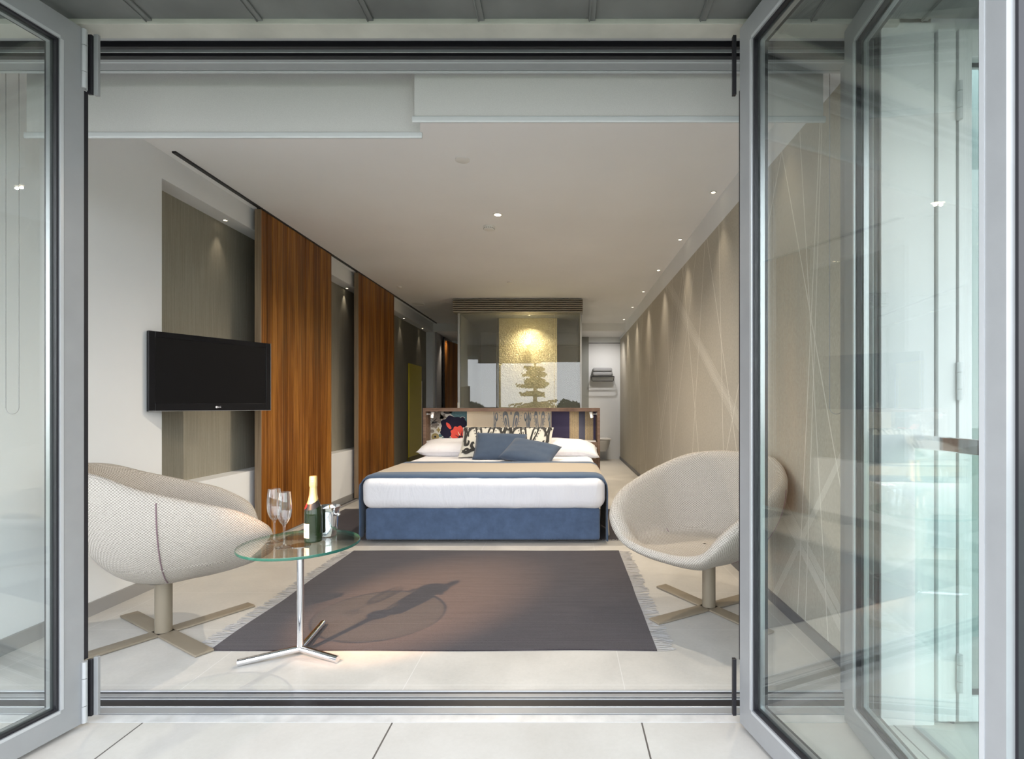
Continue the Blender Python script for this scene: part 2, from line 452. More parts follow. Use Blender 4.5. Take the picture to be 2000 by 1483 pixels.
m = MB(); m.box(XR, 1.338, 1.9, 13.0, 0, 2.584, 0); m.box(XR, 1.338, 2.14, 13.0, 2.584, ZC, 1)
m.box(XR, 1.338, 1.9, 2.14, 2.584, 2.9, 1)
struct(m, 'wall_right', [PAPER_R, WHITE])
m = MB(); m.box(-2.9, 1.4, 12.0, 12.2, 0, ZC); m.box(0.55, 1.231, 11.3, 12.0, 0, 2.64)
struct(m, 'wall_back', WHITE)
struct(MB().box(0.29, 0.55, 11.25, 11.99, 0, 2.64), 'wall_back_return', mat('grey_green_panel', (0.30, 0.31, 0.29), 0.6))
struct(MB().box(0.55, 1.231, 11.285, 11.3, 2.50, 2.512), 'trim_door_head', TRACK)
# skirting
SK = mat('grey_skirting', (0.33, 0.325, 0.32), 0.5, 0.2)
SKD = mat('dark_skirting', (0.13, 0.13, 0.135), 0.45, 0.2)
struct(MB().box(XL, XL+0.012, 2.14, 7.9, 0, 0.075), 'baseboard_left', SK)
struct(MB().box(XR-0.012, XR, 2.11, 11.3, 0, 0.055), 'baseboard_right', SKD)
struct(MB().box(-2.525, -2.50, 3.37, 10.35, ZC-0.012, ZC+0.001), 'trim_ceiling_track', BLACK)
m = MB(); m.box(-2.56, -2.50, 3.9, 9.0, 0, 0.018, 0); m.box(-2.545, -2.515, 3.9, 9.0, 0.018, 0.0185, 1)
struct(m, 'trim_floor_track', [SK, TRACK])
# facade: head, threshold, soffit
m = MB()
m.box(-2.9, 1.2, 1.862, 1.935, 2.512, 2.9, 0)      # outer aluminium lip
m.box(-2.9, 1.2, 1.935, 1.96, 2.520, 2.9, 1)
m.box(-2.9, 1.2, 1.96, 2.055, 2.535, 2.9, 2)        # black guide channel
m.box(-2.9, 1.2, 1.985, 2.00, 2.515, 2.54, 2); m.box(-2.9, 1.2, 2.018, 2.021, 2.516, 2.54, 1)
m.box(-2.9, 1.2, 2.035, 2.055, 2.512, 2.54, 2)
m.box(-2.9, 1.2, 2.055, 2.12, 2.512, 2.9, 1)
m.box(-2.9, 1.2, 2.068, 2.072, 2.509, 2.512, 3)
m.box(-2.9, 1.2, 2.12, 2.126, 2.53, 2.9, 2)
m.box(-2.9, 1.2, 2.126, 2.14, 2.512, 2.9, 3)
struct(m, 'trim_door_head_frame', [mat('beige_frame', (0.47, 0.46, 0.41), 0.5, 0.2, nscale=6, namt=0.06), ALU, BLACK, ALU_L], bevel=0.001)
m = MB()
for y0, y1, z, k in ((1.895, 1.940, 0.002, 0), (1.940, 1.944, 0.0, 2), (1.944, 1.985, 0.004, 1), (1.985, 1.989, 0.006, 3), (1.989, 2.043, 0.0, 2), (2.043, 2.047, 0.003, 3),
                   (2.047, 2.059, 0.0, 2), (2.059, 2.083, 0.002, 1), (2.083, 2.098, 0.0, 2), (2.098, 2.110, 0.003, 3)):
    m.box(-2.9, 1.2, y0, y1, -0.05, z, k)
struct(m, 'trim_threshold', [mat('threshold_plate', (0.60, 0.60, 0.60), 0.5, 0.3, nscale=12, namt=0.08), ALU, BLACK, ALU_L], bevel=0.0008)
SOF = mat('dark_zinc_soffit', (0.16, 0.165, 0.16), 0.55, 0.3, nscale=4, namt=0.1, bump=0.2, bscale=9)
m = MB(); m.box(-6, 6, 0.72, 1.862, 2.53, 2.72)
for i in range(-12, 14):
    x = -1.095+0.395*i
    m.box(x, x+0.024, 0.72, 1.862, 2.522, 2.53); m.box(x+0.002, x+0.006, 0.72, 1.862, 2.517, 2.522)
struct(m, 'ceiling_soffit', SOF, bevel=0.002)
PANEL = mat('white_facade_panel', (0.66, 0.66, 0.66), 0.45, 0.05)
m = MB(); m.box(1.145, 1.335, 1.88, 1.9, 0, 2.53, 0); m.box(1.12, 1.13, 1.9, 2.11, 0, 2.512, 1); m.box(1.13, 1.145, 1.89, 1.9, 0, 2.53, 2); m.box(1.13, 1.231, 1.9, 2.11, 0, 2.6, 0)
m.box(1.13, 6, 1.9, 2.1, 2.502, 2.9, 0)
struct(m, 'wall_facade', [PANEL, ALU, TRACK])
struct(MB().box(-6, -2.9, 1.88, 2.1, 0, 2.9), 'wall_facade_left', PANEL)
m = MB(); m.box(-2.9, -2.62, 1.88, 2.14, 0, 2.512); struct(m, 'trim_left_jamb', ALU)
# ---------------------------------------------------------------- folding glass leaves
def leaf(name, label, hx, hy, dx, dy, width, side, st=0.075, st2=None, z0=0.016, z1=2.500, handle=False):
    """leaf starting at (hx,hy) running along (dx,dy); side=+1 puts thickness on its right, -1 on its left"""
    L = math.hypot(dx, dy); dx /= L; dy /= L
    nx, ny = (dy*side, -dx*side)
    root = thing(name, label, 'glass door', (hx, hy, 0), kind='structure')
    M = Matrix(((dx, nx, 0, 0), (dy, ny, 0, 0), (0, 0, 1, 0), (0, 0, 0, 1)))
    D = 0.062; rt = 0.085; st2 = st2 or st
    def part(mb, nm, mats, par=root, **kw):
        mb.xform(M); return mb.build(nm, mats, par, weld=True, **kw)
    for nm, a, b in (('stile', 0.0, st), ('stile', width-st2, width)):
        m = MB(); m.box(a, b, 0, D, z0, z1, 0)
        e = 0.010 if a == 0 else -0.010
        c = b if a == 0 else a
        m.box(min(c, c-e), max(c, c-e), -0.002, 0.0, z0+rt, z1-rt, 1)
        part(m, nm, [ALU, ALU_L])
    for nm, a, b in (('bottom_rail', z0, z0+rt), ('top_rail', z1-rt, z1)):
        m = MB(); m.box(st, width-st2, 0, D, a, b, 0)
        c = (b, -0.010) if a == z0 else (a, 0.010)
        m.box(st, width-st2, -0.002, 0, min(c[0], c[0]+c[1]), max(c[0], c[0]+c[1]), 1)
        part(m, nm, [ALU, ALU_L])
    def ring(mb, a, y0, y1, t, mi=0):
        mb.box(st+a, st+a+t, y0, y1, z0+rt+a, z1-rt-a, mi); mb.box(width-st2-a-t, width-st2-a, y0, y1, z0+rt+a, z1-rt-a, mi)
        mb.box(st+a+t, width-st2-a-t, y0, y1, z0+rt+a, z0+rt+a+t, mi); mb.box(st+a+t, width-st2-a-t, y0, y1, z1-rt-a-t, z1-rt-a, mi)
        return mb
    m = ring(MB(), 0.0, 0.006, 0.020, 0.007); ring(m, 0.0, 0.046, 0.058, 0.007); part(m, 'gasket', [BLACK])
    m = ring(MB(), 0.002, 0.0245, 0.0415, 0.012); g = part(m, 'glazing_spacer', [SPACER])
    for y0 in (0.020, 0.042):
        m = MB(); m.box(st+0.001, width-st2-0.001, y0, y0+0.004, z0+rt+0.001, z1-rt-0.001)
        part(m, 'glass_pane', [GLASS])
    return root, M
# left leaf
sq = MB
door1, M1 = leaf('door_1', 'folded open glass door leaf at the far left of the opening', -1.716, 1.87, -0.2, -1, 0.93, +1)
door2, M2 = leaf('door_2', 'open glass door leaf nearest the camera on the right', 0.6325, 1.87, 0.216, -1, 0.917, -1, st2=0.050)
door3, M3 = leaf('door_3', 'second glass door leaf folded behind the right one', 1.015, 1.885, -0.075, -1, 0.90, -1)
def hinge(root, M, z0, z1, side, blk=True):
    m = MB(); h = z1-z0
    c = (0.003, -0.006)
    for a, b in ((0, .27), (.28, .72), (.73, 1.0)):
        m.lathe([(0.0078, z0+h*a), (0.0078, z0+h*b)], 20, (c[0], c[1], 0))
    m.box(-0.010, -0.002, -0.004, 0.004, z0, z1)
    m.xform(M); hg = m.build('hinge', ALU_L, root, smooth=35, weld=False)
    return hg
for zc in ((2.285, 2.495), (1.10, 1.24), (0.018, 0.235)):
    if zc[0] != 1.10: hinge(door1, M1, zc[0], zc[1], 1)
# carriers that run in the track
def bracket(root, x0, x1, y0, y1, z0, z1, flip):
    off = root.location
    m = MB(); m.box(x0, x1, y0, y1, z0, z1, 0)
    if flip: m.box(x1+0.0005, x1+0.016, y1-0.004, y1+0.008, z0, z1+0.006, 1)
    m.build('pivot_bracket', [BLACK, ALU], root, off=off, bevel=0.0015)
for z0, z1 in ((2.275, 2.49), (0.03, 0.235)):
    bracket(door1, -1.717, -1.700, 1.882, 1.893, z0, z1, True)
    bracket(door2, 0.613, 0.626, 1.885, 1.90, z0, z1, False)
m = MB(); m.box(-0.014, -0.001, 0.0, 0.05, 0.24, 2.28); m.xform(M1); m.build('edge_seal', BLACK, door1)
m = MB(); m.box(-0.006, -0.001, 0.0, 0.05, 0.24, 2.28); m.xform(M2); m.build('edge_seal', BLACK, door2)
m = MB(); m.box(0.9172, 0.923, 0.021, 0.058, 0.016, 2.5); m.xform(M2); m.build('edge_seal', BLACK, door2)
# neighbouring terrace door, shut, to the right of the facade panel
r = thing('door_4', 'closed white framed terrace door beyond the glass side railing', 'glass door', (1.335, 1.88, 0), kind='structure')
off = r.location
m = MB(); m.box(1.342, 1.405, 1.868, 1.9, 0.02, 2.498); m.build('jamb', PANEL, r, off=off, bevel=0.001)
m = MB(); m.box(1.335, 1.342, 1.89, 1.92, 0.0, 2.502); m.box(1.405, 1.416, 1.89, 1.92, 0.0, 2.502); m.box(1.335, 1.416, 1.90, 1.92, 2.498, 2.505); m.build('gap_seal', BLACK, r, off=off)
m = MB(); m.box(1.416, 1.462, 1.868, 1.9, 0.02, 2.498); m.box(1.462, 2.45, 1.868, 1.9, 0.02, 0.11); m.box(1.462, 2.45, 1.868, 1.9, 2.40, 2.498); m.box(2.40, 2.45, 1.868, 1.9, 0.11, 2.40)
m.build('frame', PANEL, r, off=off, bevel=0.001)
m = MB(); m.box(1.462, 2.40, 1.885, 1.889, 0.11, 2.40); m.build('glass_pane', GLASS, r, off=off)
m = MB(); m.box(1.462, 2.40, 1.879, 1.883, 0.11, 0.13); m.box(1.462, 2.40, 1.879, 1.883, 2.37, 2.385); m.build('gasket', BLACK, r, off=off)
for z in (0.13, 1.17, 2.17):
    m = MB()
    for a, b in ((0, .038), (.040, .098), (.1, .135)): m.lathe([(0.0095, z+a), (0.0095, z+b)], 18, (1.411, 1.858, 0))
    m.build('hinge', ALU_L, r, off=off, smooth=35)
struct(MB().box(1.338, 6, 2.6, 2.65, 0, 2.9), 'wall_neighbour_room', mat('pale_teal_curtain', (0.42, 0.52, 0.50), 0.9))
struct(MB().box(1.338, 6, 1.9, 2.6, -0.1, 0.0), 'floor_neighbour_room', TILE_IN)
struct(MB().box(2.45, 6, 1.88, 1.9, 0, 2.53), 'wall_facade_far_right', PANEL)
# glass side railing
r = thing('glass_railing', 'clear glass side railing with a flat polished steel handrail beside the right door leaf', 'railing', (1.26, 1.2, 0))
off = r.location
m = MB(); m.box(1.253, 1.263, -1.5, 1.86, 0.012, 1.0); m.build('glass_panel', glass('railing_glass', (0.90, 0.97, 0.95), 0.05, 0.8, 4), r, off=off)
m = MB(); m.box(1.250, 1.268, -1.5, 1.868, 1.0, 1.048); m.build('handrail', CHROME, r, off=off, bevel=0.003)
m = MB(); m.box(1.242, 1.262, 1.50, 1.56, 0.95, 1.02); m.build('rail_bracket', STEEL, r, off=off, bevel=0.002)
m = MB(); m.box(1.247, 1.269, -1.5, 1.86, 0.0, 0.012); m.build('base_channel', ALU, r, off=off)
# ---------------------------------------------------------------- roller blinds
def blindmat():
    n = N('blind_cloth')
    f = n.noise(n.mapped((500, 500, 500)), 1.0, 2)
    c = n.ramp(f, [(0.3, (0.64, 0.625, 0.61)), (0.7, (0.72, 0.705, 0.69))])
    d = n.new('ShaderNodeBsdfDiffuse'); n.link(c, d.inputs[0]); t = n.new('ShaderNodeBsdfTranslucent'); n.link(c, t.inputs[0])
    ms = n.new('ShaderNodeMixShader'); ms.inputs[0].default_value = 0.35
    n.link(d.outputs[0], ms.inputs[1]); n.link(t.outputs[0], ms.inputs[2]); n.link(ms.outputs[0], n.out.inputs[0]); return n.m
BL = blindmat()
def blind(label, x0, x1, y, zb, chx, chz):
    r = thing('roller_blind', label, 'blind', ((x0+x1)/2, y, zb), group='roller blinds above the opening')
    off = r.location
    m = MB(); m.box(x0+0.01, x1-0.01, y-0.0006, y+0.0006, zb+0.02, 2.72); m.build('blind_fabric', BL, r, off=off)
    m = MB(); m.lathe([(0.02, x0), (0.02, x1)], 24); m.xform(Matrix.Translation((0, y+0.022, 2.74)) @ Matrix.Rotation(PI/2, 4, 'Y')); 
    for i in range(len(m.v)): m.v[i] = Vector((m.v[i].x, m.v[i].y, m.v[i].z))
    m.build('roller_tube', STEEL, r, off=off, smooth=35)
    m = MB(); m.rbox(x0, x1, y-0.006, y+0.006, zb, zb+0.026, 0.004, 4); m.build('bottom_bar', mat('blind_bar', (0.55, 0.555, 0.56), 0.4, 0.2), r, off=off, smooth=40, weld=True)
    w_ = 0.028
    pts = [(chx-w_, y, 2.72), (chx-w_, y, chz+w_)]+[(chx-w_*math.cos(a), y, chz+w_-w_*math.sin(a)) for a in [PI*k/8 for k in range(1, 8)]]+[(chx+w_, y, chz+w_), (chx+w_, y, 2.72)]
    m = MB(); m.tube(pts, 0.0016, 6)
    L = int((2.72-chz-w_)/0.012)
    for sx in (-w_, w_):
        for k in range(L):
            if sx > 0 or True:
                zz = chz+w_+k*0.012
                m.lathe([(0.0008, -0.0024), (0.0026, 0), (0.0008, 0.0024)], 6, (chx+sx, y, zz))
    m.build('bead_chain', mat('grey_chain', (0.35, 0.34, 0.34), 0.5), r, off=off)
blind('left roller blind, its grey bottom bar hanging lower than its neighbour', -2.295, -0.60, 2.225, 2.29, -2.347, 1.115)
blind('right roller blind, rolled slightly higher and overlapping the left one', -0.628, 1.09, 2.17, 2.327, 1.135, 1.115)
# ---------------------------------------------------------------- sliding wooden panels
INLAY = wood('pale_inlay', (0.30, 0.14, 0.04), (0.48, 0.25, 0.08), (0.58, 0.34, 0.13))
def slide_panel(label, y0, y1):
    r = thing('sliding_wooden_panel', label, 'sliding panel', (-2.52, y0, 0), group='walnut sliding panels on the left wall'); off = r.location
    x0, x1 = -2.552, -2.502; z0, z1 = 0.022, ZC-0.016
    m = MB(); m.box(x0, x1-0.008, y0+0.012, y1, z0, z1)
    n = 16; w_ = (y1-y0-0.012)/n
    for i in range(n):
        a = y0+0.012+i*w_
        m.box(x1-0.008, x1 if i % 4 else x1-0.001, a+0.0022, a+w_-0.0022, z0, z1)
        if i % 4 == 0 and i: m.box(x1-0.008, x1-0.0005, a-0.0032, a+0.0032, z0, z1, 1)
    m.build('board_face', [WALNUT, INLAY], r, off=off, bevel=0.001)
    m = MB(); m.box(x0, x1, y0, y0+0.012, z0, z1); m.build('end_edge', WOODEDGE, r, off=off, bevel=0.001)
    m = MB(); m.box(-2.535, -2.508, y0+0.002, y0+0.05, z1, ZC-0.004); m.build('hanger', BLACK, r, off=off)
slide_panel('nearer walnut sliding panel, standing beside the television', 4.32, 5.64)
slide_panel('farther walnut sliding panel, next to the yellow mirror', 6.375, 7.73)
r = thing('corridor_door', 'dark walnut door standing open in the rear left corridor', 'door', (-2.45, 11.04, 0)); off = r.location
m = MB(); m.add([(-2.50, 11.04, 0.01), (-2.46, 11.04, 0.01), (-2.33, 11.8, 0.01), (-2.37, 11.8, 0.01), (-2.50, 11.04, 2.53), (-2.46, 11.04, 2.53), (-2.33, 11.8, 2.53), (-2.37, 11.8, 2.53)],
                [(0, 3, 2, 1), (4, 5, 6, 7), (0, 1, 5, 4), (1, 2, 6, 5), (2, 3, 7, 6), (3, 0, 4, 7)])
m.build('door_panel', WALNUT, r, off=off)
m = MB(); m.box(-2.53, -2.50, 10.98, 11.05, 0, 2.60); m.build('door_frame', TRACK, r, off=off)
r = thing('leaning_mirror', 'tall yellow tinted mirror against the grey left niche', 'mirror', (-2.70, 9.6, 0.24)); off = r.location
n = N('yellow_mirror'); n.bsdf((0.80, 0.64, 0.05), 0.3, 0.15, spec=0.5)
m = MB(); m.box(-2.725, -2.705, 9.18, 9.98, 0.245, 1.90); m.build('mirror_plate', n.m, r, off=off, bevel=0.001)
m = MB(); m.box(-2.735, -2.700, 9.98, 10.0, 0.24, 1.62); m.build('edge_strip', PLASTIC, r, off=off)
m = MB(); m.box(-2.735, -2.702, 9.16, 10.0, 0.0, 0.24); m.build('plinth', mat('yellow_plinth', (0.22, 0.17, 0.02), 0.4), r, off=off)
# ---------------------------------------------------------------- television
txt_cache = {}
def text_mesh(body, size, depth=0.0):
    c = bpy.data.curves.new('t', 'FONT'); c.body = body; c.size = size; c.extrude = depth; c.align_x = 'CENTER'; c.align_y = 'CENTER'
    o = bpy.data.objects.new('t', c); col.objects.link(o); bpy.context.view_layer.update()
    me = bpy.data.meshes.new_from_object(o.evaluated_get(bpy.context.evaluated_depsgraph_get()))
    vs = [v.co.copy() for v in me.vertices]; fs = [tuple(p.vertices) for p in me.polygons]
    bpy.data.objects.remove(o); bpy.data.curves.remove(c); bpy.data.meshes.remove(me)
    return vs, fs
tv = thing('television', 'black flat screen television on a swivel arm by the left wall', 'television', (-2.38, 3.575, 1.115))
tv.rotation_euler = (0, 0, math.atan2(0.69, 0.367))
W2 = 0.391; H = 0.502
m = MB()
m.box(-W2, W2, 0.006, 0.026, 0, H, 0)
for b in ((-W2, -W2+0.035, 0, H), (W2-0.035, W2, 0, H), (-W2+0.035, W2-0.035, H-0.036, H), (-W2+0.035, W2-0.035, 0, 0.052)):
    m.box(b[0], b[1], 0.0, 0.006, b[2], b[3], 0)
m.build('bezel', mat('gloss_black', (0.008, 0.008, 0.010), 0.12, spec=0.3), tv, bevel=0.0015)
m = MB(); m.box(-W2+0.035, W2-0.035, 0.003, 0.006, 0.052, H-0.036); m.build('screen', mat('dark_screen', (0.006, 0.006, 0.007), 0.3, spec=0.2), tv)
m = MB(); m.box(-W2, W2, -0.0008, 0.0, 0.001, 0.004); m.box(W2, W2+0.002, -0.001, 0.03, 0, H); m.build('trim_line', mat('tv_edge', (0.35, 0.36, 0.37), 0.3, 0.5), tv)
m = MB()
vs, fs = text_mesh('LG', 0.017); m.add([(v.x+0.026, -0.001, v.y+0.027) for v in vs], fs)
m.add([(0.007+0.0075*math.cos(2*PI*k/24), -0.001, 0.027+0.0075*math.sin(2*PI*k/24)) for k in range(24)], [tuple(range(24))])
m.build('logo', mat('logo_grey', (0.70, 0.70, 0.72), 0.4), tv)
m = MB(); m.box(-0.15, 0.22, 0.026, 0.055, 0.10, 0.40); m.build('rear_housing', BLACK, tv, bevel=0.004)
m = MB(); m.tube([(0.0, 0.05, 0.25), (0.06, 0.2, 0.25), (0.10, 0.40, 0.25)], 0.02, 12); m.box(0.04, 0.16, 0.36, 0.40, 0.18, 0.32); m.build('wall_arm', BLACK, tv)
# ---------------------------------------------------------------- lamps in the ceiling
EM = N('lamp_glow'); EM.bsdf((1, 0.95, 0.85), 0.5, emit=(1.0, 0.86, 0.62), emit_s=9); EM = EM.m
WARM = (1.0, 0.86, 0.68)
def downlight(label, loc, group, energy, angle=100, r=0.016, target=None, ring=0.028):
    d = thing('recessed_downlight', label, 'downlight', loc, group=group)
    m = MB(); m.lathe([(r, -0.001), (ring, -0.001), (ring, -0.004), (r, -0.004)], 28, cap=False); m.build('trim_ring', PLASTIC, d, smooth=40)
    m = MB(); m.lathe([(0.001, -0.0025), (r, -0.0025)], 20, cap=False); m.build('lens', EM, d)
    if energy:
        tg = target if target else (loc[0], loc[1], 0)
        lamp('downlight_beam', 'SPOT', (loc[0], loc[1], loc[2]-0.02), energy*LAMP, WARM, target=tg, size=0.009, angle=math.radians(angle), blend=0.9, parent=d)
    return d
# the rear lamps work harder: daylight hardly reaches them
nth = ['nearest the blind', 'second from the front', 'third from the front', 'fourth from the front', 'fifth from the front', 'sixth from the front', 'farthest from the camera']
for i, y in enumerate((2.85, 4.02, 5.16, 6.33, 7.52, 8.70, 9.93)):
    downlight('small recessed downlight along the embroidered right wall, ' + nth[i], (1.155, y, ZC), 'downlights along the right wall', 60+22*i, 100, target=(-0.6, y, 0))
    d = lamp('wall_wash', 'SPOT', (1.155, y, ZC-0.02), 0.7*LAMP, WARM, target=(1.30, y, 1.9), size=0.01, angle=math.radians(34), blend=0.7)
    d.name = 'wall_wash'
for lab, y, xx in (('above the television niche', 4.13, -2.672), ('between the two walnut panels', 6.52, -2.70), ('above the yellow mirror', 8.75, -2.67), ('at the rear end of the left niche', 9.9, -2.67)):
    downlight('small recessed downlight in the left niche soffit, ' + lab, (xx, y, 2.62), 'downlights in the left niche', 4, 60, r=0.014, ring=0.022)
downlight('round ceiling downlight beside the smoke detector', (-0.563, 4.49, ZC), 'ceiling fittings', 240, 150, r=0.03, ring=0.045)
def disc(name, label, cat, loc, prof, mt, parts=None):
    d = thing(name, label, cat, loc)
    m = MB(); m.lathe(prof, 40); m.build('housing', mt, d, smooth=40); return d
d = disc('smoke_detector', 'white round smoke detector on the ceiling above the bed', 'smoke detector', (-0.68, 4.79, ZC), [(0.055, 0), (0.055, -0.014), (0.046, -0.03), (0.02, -0.036), (0.001, -0.036)], PLASTIC)
m = MB()
for k in range(18):
    a = 2*PI*k/18; st = len(m.v); m.box(-0.003, 0.003, 0.046, 0.052, -0.024, -0.016); m.xform(Matrix.Rotation(a, 4, 'Z'), st)
m.build('vent_slot', TRACK, d)
disc('ceiling_speaker', 'flush round ceiling disc between the blind and the downlight', 'ceiling cover', (-0.674, 3.49, ZC), [(0.048, 0), (0.048, -0.004), (0.044, -0.006), (0.001, -0.006)], PLASTIC)
disc('ceiling_sensor', 'small white ceiling sensor near the far walnut panel', 'sensor', (-2.26, 7.2, ZC), [(0.04, 0), (0.036, -0.02), (0.001, -0.022)], PLASTIC)
disc('ceiling_sprinkler', 'tiny white ceiling cap in front of the bathroom louvres', 'sprinkler', (-0.71, 6.94, ZC), [(0.035, 0), (0.033, -0.012), (0.001, -0.014)], PLASTIC)
disc('ceiling_grille', 'round ceiling ring above the yellow mirror', 'ceiling grille', (-2.34, 8.43, ZC), [(0.10, 0), (0.10, -0.008), (0.09, -0.010), (0.085, -0.004), (0.001, -0.004)], PLASTIC)
# ---------------------------------------------------------------- rugs
def rug(label, x0, x1, y0, y1, sides, h=0.006, fl=0.085):
    r = thing('rug', label, 'rug', ((x0+x1)/2, (y0+y1)/2, 0)); off = r.location
    def fn(u, v, z):
        x = x0+(x1-x0)*u; y = y0+(y1-y0)*v
        k = 0.012*(noise.noise(Vector((u*3, v*3, x0)))); kk = 0.01*noise.noise(Vector((v*4, u*2, 9)))
        return Vector((x+(k if 0 < u < 1 else kk), y+(kk if 0 < v < 1 else k), z))
    m = MB(); m.grid(lambda u, v: fn(u, v, h), 41, 31)
    n0 = 41
    for a in range(40): m.add([fn(a/40, 0, 0), fn((a+1)/40, 0, 0), fn((a+1)/40, 0, h), fn(a/40, 0, h)], [(0, 1, 2, 3)])
    for a in range(40): m.add([fn(a/40, 1, 0), fn((a+1)/40, 1, 0), fn((a+1)/40, 1, h), fn(a/40, 1, h)], [(3, 2, 1, 0)])
    for a in range(30):
        m.add([fn(0, a/30, 0), fn(0, (a+1)/30, 0), fn(0, (a+1)/30, h), fn(0, a/30, h)], [(3, 2, 1, 0)])
        m.add([fn(1, a/30, 0), fn(1, (a+1)/30, 0), fn(1, (a+1)/30, h), fn(1, a/30, h)], [(0, 1, 2, 3)])
    m.build('pile', RUG, r, off=off, weld=True)
    for sd in sides:
        m = MB(); rnd = random.Random(ord(sd[0]))
        L = (y1-y0) if sd in 'LR' else (x1-x0); n = int(L/0.0085)
        for k in range(n):
            t = (k+rnd.random()*.5)/n; ln = fl*(0.8+0.35*rnd.random()); wob = (rnd.random()-.5)*0.03; wob2 = wob+(rnd.random()-.5)*0.02+0.014*math.sin(t*60)
            if sd == 'L': P = [fn(0, t, 0.004), fn(0, t, 0.003)+Vector((-ln*.5, wob, 0)), fn(0, t, 0.002)+Vector((-ln, wob2, 0))]; q = Vector((0, .0027, 0))
            elif sd == 'R': P = [fn(1, t, 0.004), fn(1, t, 0.003)+Vector((ln*.5, wob, 0)), fn(1, t, 0.002)+Vector((ln, wob2, 0))]; q = Vector((0, .0027, 0))
            else: P = [fn(t, 0, 0.004), fn(t, 0, 0.003)+Vector((wob, -ln*.5, 0)), fn(t, 0, 0.002)+Vector((wob2, -ln, 0))]; q = Vector((.0027, 0, 0))
            up = Vector((0, 0, 0.0018))
            vs = []
            for p in P: vs += [p-q, p+up, p+q]
            m.add(vs, [(0, 1, 4, 3), (1, 2, 5, 4), (3, 4, 7, 6), (4, 5, 8, 7)])
        o = m.build('fringe', FRINGE, r, off=off); o['kind'] = 'stuff'
    return r
rug('plum grey fringed rug in the foreground between the two lounge chairs', -1.655, 0.44, 2.449, 4.13, 'LR')
rug('dark grey rug lying under the foot of the bed', -2.42, 0.80, 4.47, 5.80, 'F', 0.006, 0.035)
# ---------------------------------------------------------------- bed
bed = thing('bed', 'double bed with white linen on a blue upholstered base', 'bed', (-0.665, 5.4, 0)); off = bed.location
def wob(p, nn):
    k = noise.noise(Vector((p.x*6, p.y*3, p.z*7)))*0.006+noise.noise(Vector((p.x*17, p.y*5, p.z*9)))*0.0022
    return p+nn*k
m = MB(); m.rbox(-1.654, 0.308, 4.36, 6.58, 0.028, 0.292, 0.02, 14); m.build('base', BLUE, bed, off=off, smooth=60, weld=True)
m = MB(); m.rbox(-1.685, 0.352, 4.325, 6.59, 0.287, 0.560, 0.085, 34, fn=wob); m.build('mattress', LINEN, bed, off=off, smooth=180, weld=True)
for x, y, zf in [(a, b, 0.0065 if b < 5 else 0) for a, b in ((-1.42, 4.55), (-0.68, 4.50), (-0.58, 4.50), (0.12, 4.55), (-1.42, 6.3), (0.12, 6.3))]:
    m = MB(); m.lathe([(0.025, zf), (0.025, 0.03)], 16, (x, y, 0)); m.build('foot', BLACK, bed, off=off, smooth=40)
# runner
def runner():
    zt = 0.572; xl, xr = -1.712, 0.378
    prof = [(xl-0.012, 0.04), (xl-0.006, 0.16), (xl, 0.30), (xl+0.004, 0.42), (xl+0.012, 0.49), (xl+0.035, 0.54), (xl+0.08, 0.566), (xl+0.16, zt), (-1.1, zt+.002), (-0.66, zt), (-0.2, zt+.002), (xr-0.16, zt), (xr-0.08, 0.566), (xr-0.035, 0.54), (xr-0.012, 0.49), (xr-0.004, 0.42), (xr, 0.30), (xr+0.004, 0.16), (xr+0.010, 0.015)]
    P = catmull([(a, b, 0) for a, b in prof], 6); n = len(P)
    ys = [4.362+i*1.033/36 for i in range(37)]
    m = MB()
    for j, y in enumerate(ys):
        for i, p in enumerate(P):
            side = max(0, (0.5-p.y)/0.5)
            flare = 0.018*side*math.sin(y*9+i*0.0)+0.010*side*math.sin(y*23)
            dz = -0.024*max(0, 1-(y-4.362)/0.06)**2 if p.y > 0.5 else 0
            dz += 0.003*noise.noise(Vector((p.x*4, y*6, 1)))
            m.v.append(Vector((p.x+(flare if p.x < -0.6 else -flare)-(0.0), y+0.02*side*math.sin(p.y*7), p.y+dz)))
    for j in range(36):
        t = (ys[j]+ys[j+1])/2-4.362
        mi = 1 if (t < 0.165 or t > 0.88) else 0
        for i in range(n-1):
            m.f.append((j*n+i, j*n+i+1, (j+1)*n+i+1, (j+1)*n+i)); m.m.append(mi)
    o = m.build('bed_runner', [BEIGE, BLUE_D], None, smooth=180, solid=0.006)
    return o
o = runner(); tag(o, 'beige bed runner with slate blue borders draped across the foot of the bed', 'bed runner')
# headboard
hb = thing('headboard', 'walnut framed headboard with a recess of mixed patterned fabric panels', 'headboard', (-0.654, 6.73, 0)); off = hb.location
HX0, HX1, HY0, HY1, HT = -1.773, 0.466, 6.60, 6.90, 1.124
m = MB(); m.box(HX0, HX1, HY0, HY1, HT-0.045, HT)
m.build('top_frame', HBWOOD, hb, off=off, bevel=0.002)
for a, b in ((HX0, HX0+0.034), (HX1-0.034, HX1)):
    m = MB(); m.box(a, b, HY0, HY1, 0, HT-0.0455); m.build('side_frame', HBWOOD, hb, off=off, bevel=0.002)
m = MB(); m.box(HX0+0.0345, HX1-0.0345, HY0+0.005, HY1-0.001, 0.02, 0.692); m.build('lower_box', HBWOOD, hb, off=off, bevel=0.002)
m = MB(); m.box(HX0+0.0345, HX1-0.0345, 6.865, HY1-0.001, 0.692, HT-0.046); m.build('back_board', HBWOOD, hb, off=off)
PZ0, PZ1 = 0.694, 1.083
def pmap(x0, x1, yb=6.8485):
    def f(u, v, h=0): return Vector((x0+(x1-x0)*u, yb-h, PZ0+(PZ1-PZ0)*v))
    return f
